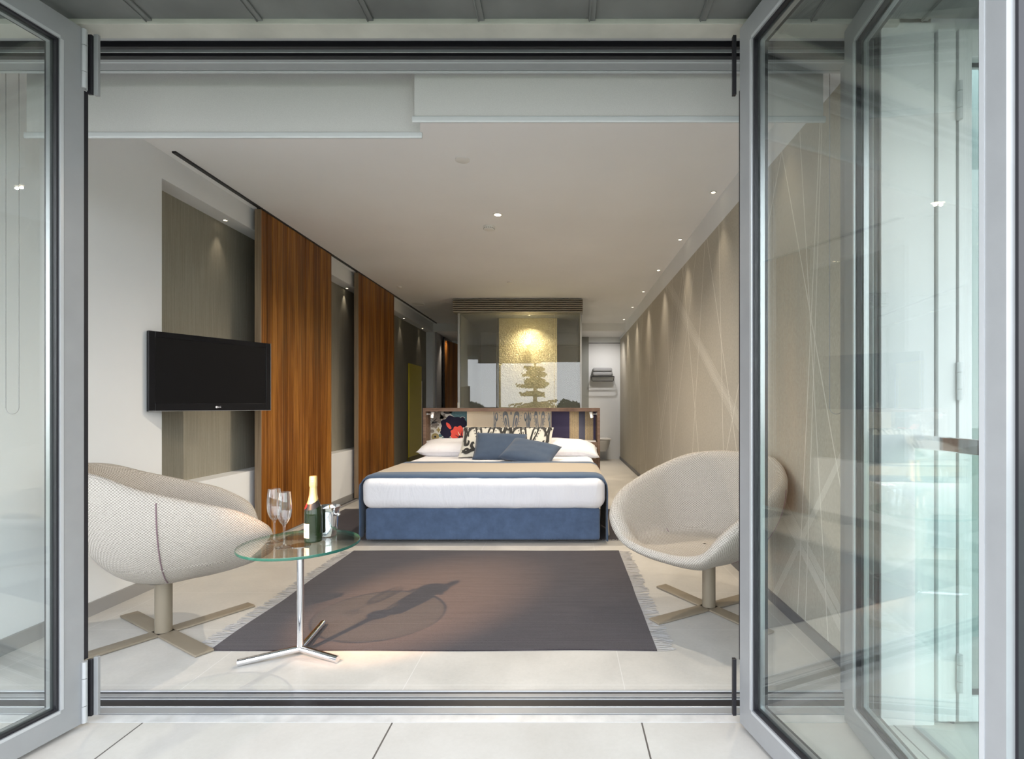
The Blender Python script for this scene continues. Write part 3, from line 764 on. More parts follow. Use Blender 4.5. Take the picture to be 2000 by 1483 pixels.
def blob(mb, mp, pts, mi, h=0.001, cen=None, smooth=True):
    """filled shape on a mapped surface"""
    P = catmull([(a, b, 0) for a, b in pts], 5, True) if smooth else [Vector((a, b, 0)) for a, b in pts]
    P = [(min(1, max(0, p.x)), min(1, max(0, p.y))) for p in P]
    cu = sum(p[0] for p in P)/len(P) if cen is None else cen[0]; cv = sum(p[1] for p in P)/len(P) if cen is None else cen[1]
    n = len(P); vs = [mp(cu, cv, h)]
    for t in (0.33, 0.66, 1.0):
        for p in P: vs.append(mp(cu+(p[0]-cu)*t, cv+(p[1]-cv)*t, h))
    fs = [(0, 1+(k+1) % n, 1+k) for k in range(n)]
    for r_ in range(2):
        for k in range(n):
            k2 = (k+1) % n; a = 1+r_*n
            fs.append((a+k, a+k2, a+n+k2, a+n+k))
    mb.add(vs, fs, mi)
def circ(mb, mp, cu, cv, ru, rv, mi, h=0.001, n=10, lob=0, amp=0.0, ph=0):
    pts = []
    nn = max(n, lob*4)
    for k in range(nn):
        a = 2*PI*k/nn; q = 1+amp*math.cos(lob*a+ph)
        pts.append((cu+ru*q*math.cos(a), cv+rv*q*math.sin(a)))
    blob(mb, mp, pts, mi, h, (min(1, max(0, cu)), min(1, max(0, cv))))
def ribbon(mb, mp, pts, w, mi, h=0.001, asp=1.0, taper=True, n=6):
    P = catmull([(a*asp, b, 0) for a, b in pts], n); L = len(P); vs = []
    for i, p in enumerate(P):
        t = (P[min(i+1, L-1)]-P[max(i-1, 0)]).normalized(); q = Vector((-t.y, t.x, 0))
        s_ = i/(L-1); ww = w*(0.25+0.75*math.sin(PI*min(1, s_*1.0+0.02))) if taper else w
        for sg in (-1, 1):
            r_ = p+q*ww*sg; vs.append(mp(min(1, max(0, r_.x/asp)), min(1, max(0, r_.y)), h))
    mb.add(vs, [(2*i, 2*i+1, 2*i+3, 2*i+2) for i in range(L-1)], mi)
def panel_base(mb, mp, mi=0):
    vs = [mp(0, 0), mp(1, 0), mp(1, 1), mp(0, 1)]; bk = [v+Vector((0, 0.014, 0)) for v in vs]
    mb.add(vs+bk, [(0, 1, 2, 3), (1, 0, 4, 5), (2, 1, 5, 6), (3, 2, 6, 7), (0, 3, 7, 4)], mi)
# floral panel
mp = pmap(-1.739, -1.263); m = MB(); panel_base(m, mp)
U = lambda cx, cy: ((cx-250)/295, (1235-cy)/235)
mats = [IVORY, NAVY, CORAL, TEAL, OLIVE, TAUPE, BLACK, CREAM]
def C(cx, cy, rx, ry, mi, h=.001, **k): u, v = U(cx, cy); circ(m, mp, u, v, rx/295, ry/235, mi, h, **k)
C(300, 1050, 50, 48, 5, lob=6, amp=.18); C(285, 1110, 30, 26, 5, lob=5, amp=.2); C(390, 1010, 36, 14, 6)
C(350, 1048, 26, 22, 5, lob=5, amp=.25, ph=1)
ribbon(m, mp, [U(250, 1070), U(275, 1095), U(315, 1085)], .012, 6, .0016); ribbon(m, mp, [U(252, 1110), U(285, 1075), U(300, 1060)], .012, 6, .0016)
blob(m, mp, [U(400, 1003), U(470, 1001), U(545, 1003), U(545, 1050), U(505, 1045), U(470, 1062), U(432, 1040)], 3)
blob(m, mp, [U(500, 1075), U(545, 1050), U(545, 1115), U(525, 1110)], 3)
C(378, 1218, 36, 20, 3, lob=4, amp=.15); C(330, 1195, 18, 12, 3)
C(425, 1118, 92, 78, 1, .002, lob=7, amp=.09); C(500, 1100, 44, 50, 1, .0022, lob=5, amp=.1); C(380, 1170, 48, 46, 1, .0022, lob=4, amp=.1)
C(480, 1182, 66, 62, 2, .003, lob=9, amp=.08)
for k in range(9):
    a = 2*PI*k/9; u0, v0 = U(498, 1214); u1, v1 = U(498+52*math.cos(a), 1208+52*math.sin(a)); 
    ribbon(m, mp, [(u0, v0), ((u0+u1)/2, (v0+v1)/2), (min(.99, u1), max(.01, v1))], .012, 1 if k % 2 else 7, .0036)
C(500, 1214, 26, 18, 1, .004, lob=6, amp=.3); C(500, 1216, 10, 8, 2, .0045)
blob(m, mp, [U(378, 1092), U(402, 1102), U(420, 1135), U(405, 1142), U(382, 1118)], 2, .0032)
C(288, 1204, 31, 28, 4, .0012); C(288, 1204, 9, 8, 1, .002); C(314, 1150, 14, 16, 4, .0012, lob=4, amp=.3); C(262, 1160, 18, 14, 5)
m.build('fabric_panel', mats, hb, off=off)
mp = pmap(-1.262, -0.934); m = MB(); panel_base(m, mp); m.build('fabric_panel', [CREAM], hb, off=off)
def ikat(mb, mp, mi, k=1.0, asp=1.0, h=.001, u0=0.0, u1=1.0, light=0, fa=0.60, fb=0.34):
    """one mirrored ikat repeat between u0 and u1: nested teardrops, hanging drops with hooks, rows of dots"""
    A = lambda u: u0+(u1-u0)*u
    tear = [(.015, .06), (.10, .28), (.19, .58), (.235, .86), (.185, .985), (.10, .93), (.055, .62), (.02, .30)]
    for s_ in (-1, 1):
        X = lambda d: A(.5+s_*d)
        def T(f, du=0, dv=0): return [(X(.135+(a-.135)*f+du), .62+(b-.62)*f+dv) for a, b in tear]
        blob(mb, mp, T(1.0), mi, h); blob(mb, mp, T(fa, .005, .02), light, h*1.5); blob(mb, mp, T(fb, .01, .03), mi, h*2.0)
        circ(mb, mp, X(.41), .80, .045*(u1-u0), .15, mi, h, n=10); circ(mb, mp, X(.41), .83, .016*(u1-u0), .09, light, h*1.6, n=8)
        ribbon(mb, mp, [(X(.41), .72), (X(.45), .50), (X(.43), .30), (X(.375), .26), (X(.36), .38), (X(.39), .42)], .020*k, mi, h, asp)
        ribbon(mb, mp, [(X(.49), .98), (X(.47), .70), (X(.49), .40)], .012*k, mi, h, asp)
        ribbon(mb, mp, [(X(.06), .10), (X(.18), .10), (X(.27), .20), (X(.26), .34), (X(.22), .28)], .020*k, mi, h, asp)
        ribbon(mb, mp, [(X(.30), .06), (X(.38), .14), (X(.47), .06)], .018*k, mi, h, asp)
        for q in range(8):
            t = q/7; circ(mb, mp, X(.315-.20*t), .95-.72*t, .008*k/asp, .012*k, mi, h*1.4, n=6)
    circ(mb, mp, A(.5), .92, .02*(u1-u0), .06, mi, h, n=8)
# ikat panel
mp = pmap(-0.933, -0.155); m = MB(); panel_base(m, mp)
AS = 0.778/0.389
ikat(m, mp, 1, 1.4, AS, .001, 0.02, 0.62); ikat(m, mp, 1, 1.3, AS, .001, 0.61, 0.99)
m.build('fabric_panel', [CREAM, SLATE], hb, off=off)
mp = pmap(-0.154, 0.423); m = MB(); panel_base(m, mp)
SX = lambda p: (p-1078)/(1163-1078)
GOLDS = cloth('tan_striped_cloth', (0.46, 0.36, 0.22), 0.25, 90, 0.1); NAVG = cloth('grey_navy_stripe', (0.10, 0.105, 0.15), 0.1)
for a, b, k in ((1078, 1113, 0), (1113, 1130.7, 1), (1130.7, 1143, 2), (1143, 1158.6, 1), (1158.6, 1163, 0)):
    a, b = max(0, SX(a)), min(1, SX(b)); m.add([mp(a, 0, .001), mp(b, 0, .001), mp(b, 1, .001), mp(a, 1, .001)], [(0, 1, 2, 3)], k)
    if k == 1:
        for q in range(5):
            c_ = a+(b-a)*(q+.5)/5; m.add([mp(c_-.003, 0, .0015), mp(c_+.003, 0, .0015), mp(c_+.003, 1, .0015), mp(c_-.003, 1, .0015)], [(0, 1, 2, 3)], 3)
m.build('fabric_panel', [PURPLE, GOLDS, NAVG, TAUPE], hb, off=off)
for a, b in ((-1.735, -1.44), (0.15, 0.415)):
    m = MB(); m.box(a, b, 6.62, 6.82, 0.6925, 0.706); m.build('shelf', PLASTIC, hb, off=off, bevel=0.001)
m = MB(); m.box(0.345, 0.40, 6.598, 6.605, 0.60, 0.655, 0); m.box(0.36, 0.385, 6.595, 6.598, 0.61, 0.64, 1); m.build('socket', [PLASTIC, BLACK], hb, off=off)
def reading_lamp(label, sx, x):
    r = thing('reading_lamp', label, 'reading lamp', (x, 6.66, 1.045), group='bedside reading lamps')
    m = MB(); m.lathe([(0.016, 0), (0.016, 0.006)], 20, (0, 0, 0)); m.xform(Matrix.Rotation(sx*PI/2, 4, 'Y')); m.build('wall_plate', PLASTIC, r, smooth=40)
    m = MB(); m.tube([(0, 0, 0), (sx*0.055, 0, 0)], 0.0065, 12); m.build('arm', PLASTIC, r, smooth=40)
    m = MB(); m.lathe([(0.012, 0.042), (0.0215, 0.036), (0.022, -0.040), (0.017, -0.040), (0.017, -0.02)], 24, (0, 0, 0))
    m.xform(Matrix.Translation((sx*0.072, -0.01, -0.006)) @ Matrix.Rotation(sx*0.22, 4, 'Y') @ Matrix.Rotation(0.15, 4, 'X')); m.build('lamp_head', PLASTIC, r, smooth=40)
    m = MB(); m.lathe([(0.0165, -0.036), (0.0165, -0.034)], 20); m.xform(Matrix.Translation((sx*0.072, -0.01, -0.006)) @ Matrix.Rotation(sx*0.22, 4, 'Y')); m.build('bulb', EM, r)
    lamp('reading_beam', 'SPOT', (x+sx*0.07, 6.60, 1.03), 5*LAMP, WARM, target=(x+sx*0.5, 6.75, 0.7), size=0.02, angle=math.radians(120), blend=1, parent=r)
reading_lamp('small white swivel reading lamp above the floral fabric panel', 1, -1.738)
reading_lamp('small white swivel reading lamp above the striped fabric panel', -1, 0.431)
# pillows and cushions
BLUE_C = cloth('blue_cushion_suede', (0.056, 0.082, 0.132), 0.25, 300, 0.2, mott=0.4)
def cushion(name, label, mt, w_, h_, t_, M, cat='cushion', group=None, pinch=0.07, power=0.5, deform=None, pats=None, extra=None, seam=None):
    def surf(u, v, sgn, h=0):
        a, b = 2*u-1, 2*v-1
        x = w_/2*a*(1-pinch*(1-b*b)); z = h_/2*b*(1-pinch*(1-a*a))
        th = t_/2*max(0, (1-a**4)*(1-b**4))**power
        th *= 1+0.12*noise.noise(Vector((a*2.3+w_*9, b*2.3, sgn*3)))
        p = Vector((x, sgn*(th+h), z))
        if deform: p = deform(p)
        return M @ p
    m = MB(); n = 28
    m.grid(lambda u, v: surf(u, v, -1), n, n); m.grid(lambda u, v: surf(u, v, 1), n, n, flip=True)
    if pats: pats(m, lambda u, v, h=0: surf(u, v, -1, h))
    loc = M.to_translation()
    r = thing(name, label, cat, loc, group=group)
    o = m.build('cover', [mt]+(extra or []), r, off=loc, smooth=180, weld=not pats)
    m = MB(); P = []
    k = 20
    for i in range(k): P.append(surf(i/k, 0, 1)*0.5+surf(i/k, 0, -1)*0.5)
    for i in range(k): P.append(surf(1, i/k, 1)*0.5+surf(1, i/k, -1)*0.5)
    for i in range(k): P.append(surf(1-i/k, 1, 1)*0.5+surf(1-i/k, 1, -1)*0.5)
    for i in range(k): P.append(surf(0, 1-i/k, 1)*0.5+surf(0, 1-i/k, -1)*0.5)
    m.tube(P, 0.003, 6, closed=True); m.build('seam', seam or mt, r, off=loc, smooth=180)
    return r
def TR(x, y, z, rx=0, ry=0, rz=0):
    return Matrix.Translation((x, y, z)) @ Matrix.Rotation(rz, 4, 'Z') @ Matrix.Rotation(ry, 4, 'Y') @ Matrix.Rotation(rx, 4, 'X')
def droopL(p): 
    d = max(0, -p.x-0.30); return Vector((p.x, p.y, p.z)) + Vector((0.1*d, d*d*0.25, 0))
cushion('bed_pillow', 'plump white pillow on the left half of the bed below the floral panel', LINEN, 1.02, 0.50, 0.17, TR(-1.20, 6.31, 0.650, rx=-1.42), 'pillow', 'white bed pillows', 0.03, 0.42)
cushion('bed_pillow', 'plump white pillow on the right half of the bed, its corner hanging over the edge', LINEN, 1.04, 0.50, 0.17, TR(-0.10, 6.31, 0.650, rx=-1.42), 'pillow', 'white bed pillows', 0.03, 0.42,
        deform=lambda p: p+Vector((0, 0.55*max(0, p.x-0.28)**1.5, 0)))
def ik(m, mp):
    ikat(m, mp, 1, 1.7, 1.0, .0045, 0.03, 0.97, fa=0.46, fb=0.16)
    for s_ in (-1, 1):
        X = lambda d: .5+s_*d
        ribbon(m, mp, [(X(.0), .93), (X(.15), .95), (X(.30), .88), (X(.38), .70), (X(.36), .55)], .046, 1, .0075)
        ribbon(m, mp, [(X(.40), .93), (X(.46), .90), (X(.44), .84), (X(.40), .86)], .034, 1, .0075)
        ribbon(m, mp, [(X(.05), .06), (X(.2), .10), (X(.35), .05), (X(.44), .12)], .038, 1, .0075)
cushion('ikat_cushion', 'left ikat cushion with charcoal scrolls on ivory, leaning behind the blue cushions', IVORY, 0.545, 0.50, 0.13, TR(-0.905, 6.02, 0.735, rx=-0.90, rz=0.05), group='ikat cushions', pats=ik, extra=[CHAR])
cushion('ikat_cushion', 'right ikat cushion with charcoal scrolls on ivory, nearer the striped panel', IVORY, 0.545, 0.50, 0.13, TR(-0.395, 6.03, 0.735, rx=-0.90, rz=-0.04), group='ikat cushions', pats=ik, extra=[CHAR])
cushion('blue_cushion', 'blue suede cushion standing upright against the left ikat cushion', BLUE_C, 0.57, 0.36, 0.12, TR(-0.70, 5.80, 0.698, rx=-0.70, ry=0.03, rz=0.0), group='blue cushions', pinch=0.04)
cushion('blue_cushion', 'blue suede cushion lying tilted in front of the upright blue one', BLUE_C, 0.56, 0.42, 0.12, TR(-0.35, 5.60, 0.656, rx=-1.12, ry=0.16, rz=-0.30), group='blue cushions', pinch=0.04)
# ---------------------------------------------------------------- lounge chairs
def make_chair(label, loc, rz, base_rot, bar=0.43):
    r = thing('lounge_chair', label, 'armchair', loc, group='woven swivel lounge chairs', rz=rz)
    half = [(0.44, 0, 0.40), (0.452, 0.14, 0.412), (0.458, 0.27, 0.455), (0.425, 0.375, 0.56), (0.29, 0.435, 0.655), (0.10, 0.45, 0.72), (-0.08, 0.42, 0.78), (-0.23, 0.32, 0.843), (-0.335, 0.18, 0.868), (-0.36, 0, 0.873)]
    ctl = half + [(x, -y, z) for x, y, z in half[-2:0:-1]]
    R = catmull(ctl, 6, True); n = len(R)
    cx = 0.04; zs = 0.375; zb = 0.258
    rings = []
    inner = [(0.02, 0), (0.2, 0), (0.42, .0), (0.60, .0), (0.675, .03), (0.72, .16), (0.77, .43), (0.82, .72), (0.86, .90), (0.905, .985), (0.945, 1.0), (0.982, .965)]
    for rho, hf in inner:
        ring = []
        for q in R:
            h = q.z-zs
            fr = max(0, 1-(q.z-0.40)/0.10)          # front lip: seat runs forward
            hh = hf if fr <= 0 else hf*(1-fr)+fr*(rho**6)
            rr = rho
            bow = 0.012*math.sin(PI*min(1, rho/0.6))*(-1)
            ring.append(Vector((cx+(q.x-cx)*rr, q.y*rr, zs+h*hh+bow)))
        rings.append(ring)
    K = 16
    for k in range(K+1):
        t = PI/2*k/K
        ring = []
        for q in R:
            back = min(1, max(0, (0.45-q.x)/0.9)); e_ = 1.50+0.75*back
            a = math.cos(t)**(2/e_) if k < K else 0.0; b = 1-math.sin(t)**(2/e_)
            zt = q.z-0.035
            f0 = 1.0
            ring.append(Vector((cx+(q.x-cx)*a*f0+(0.0), q.y*a*f0, zb+(zt-zb)*b)))
        rings.append(ring)
    m = MB()
    for ring in rings: m.v += ring
    for j in range(len(rings)-1):
        for i in range(n):
            i2 = (i+1) % n; m.f.append((j*n+i, j*n+i2, (j+1)*n+i2, (j+1)*n+i)); m.m.append(0)
    sh = m.build('shell', CHAIRF, r, smooth=180, weld=True)
    SE = mat('mauve_seam', (0.20, 0.13, 0.15), 0.8)
    for i0 in (34, n-34):
        m = MB(); P = [rings[j][i0] for j in range(12, len(rings)-4)]
        P = [p+Vector((p.x, p.y, -0.1)).normalized()*0.0012 for p in P]
        m.tube(P, 0.0028, 6); m.build('seam', SE, sh)
    m = MB(); m.lathe([(0.037, 0.012), (0.037, 0.27)], 32); m.build('column', FURN, r, smooth=40)
    m = MB(); m.lathe([(0.05, 0.262), (0.07, 0.268)], 24); m.build('swivel_plate', BLACK, r)
    for k in range(4):
        m = MB(); m.rbox(0.0, bar, -0.04, 0.04, 0.0015, 0.0125, 0.003, 2); m.xform(Matrix.Rotation(base_rot-rz+k*PI/2, 4, 'Z')); m.build('foot_bar', FURN, r, smooth=40, weld=True)
    return r
make_chair('woven beige lounge chair seen from behind, left beside the glass table', (-2.02, 2.64, 0), math.atan2(.6, .8), math.radians(-32))
make_chair('woven beige lounge chair facing the terrace beside the right glass leaf', (0.828, 2.97, 0), math.atan2(-.65, -.75), math.radians(30.5), 0.405)
# ---------------------------------------------------------------- glass side table and what stands on it
TX, TY, TZ = -1.213, 2.41, 0.520
tb = thing('side_table', 'round glass topped side table on a chrome three legged stand', 'side table', (TX, TY, 0))
TG = glass('table_glass', (0.90, 0.96, 0.94), 0.07, 0.8, 3.5)
m = MB(); Rt = 0.258
pr = [(Rt-0.001, 0), (Rt, 0.002), (Rt, 0.010), (Rt-0.001, 0.012)]
m.lathe(pr, 96, (0, 0, TZ-0.012), 1, cap=False)
for z, fl in ((TZ-0.012, True), (TZ, False)):
    vs = [((Rt-.001)*math.cos(2*PI*i/96), (Rt-.001)*math.sin(2*PI*i/96), z) for i in range(96)]
    m.add(vs, [tuple(range(96))[::-1] if fl else tuple(range(96))], 0)
top = m.build('table_top', [TG, GREEN_EDGE], tb)
m = MB(); m.tube([(0, 0, 0.025), (0, 0, TZ-0.018)], 0.0150, 24); m.build('pole', CHROME, tb, smooth=40)
m = MB(); m.lathe([(0.045, TZ-0.018), (0.045, TZ-0.0125)], 32); m.build('top_disc', CHROME, tb, smooth=40)
for dx, dy, z1 in ((-0.225, -0.105, 0.0155), (0.205, -0.075, 0.0155), (-0.035, 0.30, 0.0225)):
    m = MB(); m.tube([(0, 0, 0.030), (dx, dy, z1)], 0.0150, 20); m.build('leg', CHROME, tb, smooth=40)
FG = glass('flute_glass', (0.97, 0.975, 0.975), 0.05, 0.9, 2.2)
def flute(label, x, y):
    r = thing('champagne_flute', label, 'champagne glass', (x, y, TZ+0.0004), group='champagne flutes')
    outer = [(0.037, 0.0), (0.037, 0.0015), (0.02, 0.004), (0.007, 0.010), (0.0042, 0.02), (0.004, 0.05), (0.0042, 0.088), (0.008, 0.100), (0.018, 0.113), (0.027, 0.135), (0.0305, 0.16), (0.0305, 0.19), (0.028, 0.22), (0.0255, 0.246)]
    inner = [(0.0243, 0.246), (0.0268, 0.22), (0.0292, 0.19), (0.0292, 0.16), (0.0257, 0.136), (0.0168, 0.115), (0.006, 0.103), (0.0005, 0.101)]
    m = MB(); m.lathe(outer[:7], 36, cap=False); m.add([(0, 0, 0)]+[(0.037*math.cos(2*PI*i/36), 0.037*math.sin(2*PI*i/36), 0) for i in range(36)], [(0, 1+(i+1) % 36, 1+i) for i in range(36)])
    m.build('stem', FG, r, smooth=60, weld=True)
    m = MB(); m.lathe(outer[6:]+inner, 36, cap=False); m.build('bowl', FG, r, smooth=60, weld=True)
flute('left champagne flute, set slightly farther back on the glass table', -1.336, 2.415)
flute('right champagne flute, between the other glass and the bottle', -1.242, 2.325)
bt = thing('champagne_bottle', 'dark green champagne bottle with gold neck foil and cream label', 'bottle', (-1.163, 2.43, TZ+0.0004))
def bprof(z):
    pr = [(0.0, 0.036), (0.004, 0.0385), (0.13, 0.0385), (0.150, 0.0360), (0.170, 0.0290), (0.190, 0.0215), (0.215, 0.0165), (0.245, 0.0140), (0.275, 0.0135)]
    for (a, ra), (b, rb) in zip(pr, pr[1:]):
        if z <= b: return ra+(rb-ra)*(z-a)/(b-a)
    return pr[-1][1]
m = MB(); m.lathe([(bprof(i*0.275/60), i*0.275/60) for i in range(61)], 48); m.build('bottle_body', mat('dark_green_bottle', (0.006, 0.014, 0.004), 0.07, spec=0.5, coat=0.2), bt, smooth=50)
GOLD = mat('gold_foil', (0.76, 0.60, 0.26), 0.38, 0.55, bump=0.4, bscale=180)
def wrapped(fz0, fz1, a0, a1, mt, name, n=40, eps=0.0007, mm=None, mb=None, rows=10):
    m = MB()
    def g(u, v):
        a = a0+(a1-a0)*u; z0 = fz0(a) if callable(fz0) else fz0; z1 = fz1(a) if callable(fz1) else fz1
        z = z0+(z1-z0)*v; rr = bprof(z)+eps; return Vector((rr*math.cos(a), rr*math.sin(a), z))
    m.grid(g, n, rows); return m.build(name, mt, bt, smooth=60)
AL = math.radians(-122)                  # the side of the bottle the label faces
m = MB(); m.lathe([(0.0150, 0.272), (0.0158, 0.276), (0.0165, 0.255), (0.0172, 0.262), (0.0168, 0.298), (0.0150, 0.303), (0.001, 0.304)], 36, cap=False)
m.build('foil_cap', GOLD, bt, smooth=60)
wrapped(lambda a: 0.182+0.012*math.cos(a-AL)*-1, 0.272, 0, 2*PI, GOLD, 'neck_foil', 60, 0.0009, rows=14)
wrapped(lambda a: 0.160-0.012*math.cos(a-AL), lambda a: 0.188-0.012*math.cos(a-AL), 0, 2*PI, BLACK, 'neck_band', 60, 0.0011)
LBL = mat('cream_label', (0.80, 0.76, 0.66), 0.6)
lab = wrapped(0.022, 0.088, AL-0.72, AL+0.55, LBL, 'label', 24, 0.0009)
RED = mat('red_seal', (0.62, 0.03, 0.03), 0.35)
m = MB()
vs = []
for k in range(24):
    a = 2*PI*k/24; z = 0.167+0.013*math.sin(a); an = AL-0.30+0.42*math.cos(a)*0.9; rr = bprof(z)+0.0022; vs.append((rr*math.cos(an), rr*math.sin(an), z))
m.add(vs, [tuple(range(24))]); m.build('seal', RED, bt)
def wrap_text(body, size, zc, angc, mt, name, rot=False, par=None, eps=0.0016):
    vs, fs = text_mesh(body, size); m = MB(); out = []
    for v in vs:
        x, y = (v.x, v.y) if not rot else (-v.y, v.x)
        z = zc+y; rr = bprof(z)+eps; a = angc+x/rr; out.append((rr*math.cos(a), rr*math.sin(a), z))
    m.add(out, fs); m.build(name, mt, par or bt)
wrap_text('MOËT', 0.0105, 0.052, AL+0.0, mat('label_ink', (0.15, 0.12, 0.09), 0.6), 'lettering', par=lab)
wrap_text('MOËT', 0.0150, 0.215, AL-0.55, RED, 'neck_lettering', rot=True)
bk = thing('ice_bucket', 'polished steel ice bucket with ring knobs behind the bottle', 'ice bucket', (-1.146, 2.535, TZ+0.0004))
op = [(0.001, 0.0), (0.040, 0.0), (0.0435, 0.004), (0.0475, 0.05), (0.0505, 0.095), (0.0530, 0.118), (0.0560, 0.128), (0.0635, 0.139), (0.0650, 0.142), (0.0625, 0.1425), (0.0545, 0.130), (0.0510, 0.118), (0.0480, 0.09), (0.0420, 0.008), (0.001, 0.006)]
m = MB(); m.lathe(op, 56, cap=False); m.build('bucket_body', CHROME, bk, smooth=50)
for sg in (-1, 1):
    m = MB(); m.tube([(sg*0.051, 0, 0.108), (sg*0.064, 0, 0.108)], 0.004, 12)
    m.lathe([(0.0005, -0.010), (0.006, -0.008), (0.0095, 0), (0.006, 0.008), (0.0005, 0.010)], 20, (sg*0.070, 0, 0.108)); m.xform(Matrix.Rotation(-0.35, 4, 'Z'))
    m.build('knob', CHROME, bk, smooth=60)
# ---------------------------------------------------------------- bathroom glass box behind the headboard
lv = thing('louvre_housing', 'ribbed metal box of stacked louvres at the ceiling above the bathroom glass', 'louvre box', (-0.695, 8.1, ZC)); off = lv.location
LM = mat('bronze_grey_louvre', (0.40, 0.37, 0.31), 0.4, 0.4)
m = MB(); m.box(-1.675, 0.285, 8.06, 8.26, 2.590, ZC-0.002); m.build('core', TRACK, lv, off=off)
for k in range(7):
    z = 2.586+k*0.0296; m = MB(); m.box(-1.69, 0.30, 7.985, 8.27, z, z+0.0170); m.build('louvre', LM, lv, off=off, bevel=0.003)
BG = glass('bathroom_glass', (0.90, 0.92, 0.90), 0.06, 0.7, 4, body=(0.50, 0.50, 0.46), body_f=0.13)
gp = thing('bathroom_glass_screen', 'tall reflective glass screen of three panes behind the headboard', 'glass screen', (-0.67, 8.12, 0)); off = gp.location
for a, b in ((-1.605, -1.033), (-1.029, -0.140), (-0.134, 0.262)):
    m = MB(); m.box(a, b, 8.115, 8.125, 0.02, 2.585); m.build('glass_pane', BG, gp, off=off)
for a, b in ((-1.637, -1.606), (0.264, 0.286)):
    m = MB(); m.box(a, b, 8.10, 8.14, 0, 2.586); m.build('edge_profile', ALU_L, gp, off=off, bevel=0.001)
m = MB(); m.box(-1.605, 0.262, 8.10, 8.14, 0, 0.02); m.build('floor_channel', ALU, gp, off=off)
m = MB(); m.box(-1.630, -1.612, 8.05, 8.10, 1.09, 1.20); m.build('latch', PLASTIC, gp, off=off)
BW = mat('bathroom_wall', (0.22, 0.225, 0.215), 0.6, nscale=3, namt=0.06)
m = MB(); m.box(-1.64, 0.29, 10.3, 10.4, 0, 2.64, 0); m.box(-1.64, 0.29, 8.28, 10.3, 2.60, 2.64, 0); m.box(0.27, 0.29, 8.28, 10.3, 0, 2.60, 0); m.box(-1.64, -1.62, 8.28, 10.3, 0, 2.60, 0)
struct(m, 'wall_bathroom', [BW])
# gold brushed panel with a globe lamp
n = N('scratched_gold')
v = n.obj()
h = None
for k in range(7):                       # fine scratches running in every direction
    rv = n.mapped((1, 1, 1), src=v, rot=(0, PI*k/7+0.1, 0))
    sv = n.noise(n.mapped((7, 1, 75), src=rv), 1.0, 2, 0.5)
    h = sv if h is None else n.math('ADD', h, sv)
sc4 = n.noise(n.mapped((50, 1, 50)), 1.0, 5, 0.7)
n.bsdf(n.ramp(sc4, [(0.3, (0.46, 0.38, 0.20)), (0.7, (0.80, 0.70, 0.44))]), 0.33, 0.5, normal=n.bump(h, 1.0, 0.006))
gd = MB(); gd.box(-1.06, -0.10, 8.62, 8.65, 0.0, 2.598)
o = gd.build('gold_wall_panel', n.m); o['label'] = 'scratched gold metallic panel shining behind the middle bathroom pane'; o['category'] = 'wall panel'
gl = thing('globe_lamp', 'glowing round globe lamp in front of the gold panel', 'lamp', (-0.575, 8.50, 2.195))
G2 = N('globe_glow'); G2.bsdf((1, .95, .85), 0.5, emit=(1.0, 0.83, 0.52), emit_s=18)
m = MB(); m.lathe([(0.045*math.sin(PI*k/16)+.0004, 0.045*math.cos(PI*k/16)) for k in range(17)], 28, cap=False); m.build('globe', G2.m, gl, smooth=180)
m = MB(); m.tube([(0, 0.045, 0), (0, 0.12, 0)], 0.012, 12); m.build('wall_stem', CHROME, gl)
lamp('globe_light', 'POINT', (-0.575, 8.25, 2.15), 8*LAMP, (1.0, 0.80, 0.48), size=0.06)
downlight('small downlight behind the bathroom glass above the gold panel', (-0.54, 8.32, 2.598), 'bathroom downlights', 80, 110, target=(-0.58, 8.7, 0.7))
bb = thing('bathroom_bench', 'pale bathroom bench hidden low behind the glass', 'bench', (-1.3, 9.2, 0))
bpy.data.objects.remove(bb)
# rear right corridor: towel rack and toilet
r = thing('towel_rack', 'black wire towel rack on the white wall of the rear right corridor', 'towel rack', (0.83, 11.2, 1.70)); off = r.location
x0, x1 = 0.60, 1.08
RACK = mat('black_rack', (0.05, 0.05, 0.055), 0.4, 0.5)
m = MB(); m.tube([(x0, 11.29, 1.775), (x0, 11.08, 1.775), (x1, 11.08, 1.775), (x1, 11.29, 1.775)], 0.009, 8)
for k in range(4): m.tube([(x0, 11.12+k*.045, 1.775), (x1, 11.12+k*.045, 1.775)], 0.005, 6)
m.build('shelf_wires', RACK, r, off=off)
m = MB(); m.tube([(x0, 11.08, 1.775), (x0+.01, 11.08, 1.69), (x0+.03, 11.08, 1.675), (x1-.03, 11.08, 1.675), (x1-.01, 11.08, 1.69), (x1, 11.08, 1.775)], 0.008, 8); m.build('rail', RACK, r, off=off)
TW = cloth('grey_towel', (0.33, 0.335, 0.35), 0.1)
for z, lab in ((1.785, 'folded grey towel, lower of the two on the rack'), (1.875, 'folded grey towel, upper of the two on the rack')):
    m = MB(); m.rbox(0.63, 1.045, 11.10, 11.28, z, z+0.088, 0.035, 8); o = m.build('folded_towel', TW, None, smooth=180, weld=True); tag(o, lab, 'towel', 'towels on the rack')
r = thing('toilet', 'wall hung white toilet partly hidden behind the right end of the headboard', 'toilet', (0.78, 11.0, 0.2)); off = r.location
CER = mat('ceramic', (0.62, 0.61, 0.59), 0.15, spec=0.6)
m = MB()
def bowl(u, v):
    a = 2*PI*u; k = v
    rx = 0.19*(0.62+0.38*math.sin(k*PI/2)); ry = 0.27*(0.62+0.38*math.sin(k*PI/2)); return Vector((0.80+rx*math.cos(a), 11.02+ry*math.sin(a)*(1.0), 0.20+0.24*k))
m.grid(bowl, 40, 10, wrap=True); m.build('bowl', CER, r, off=off, smooth=60)
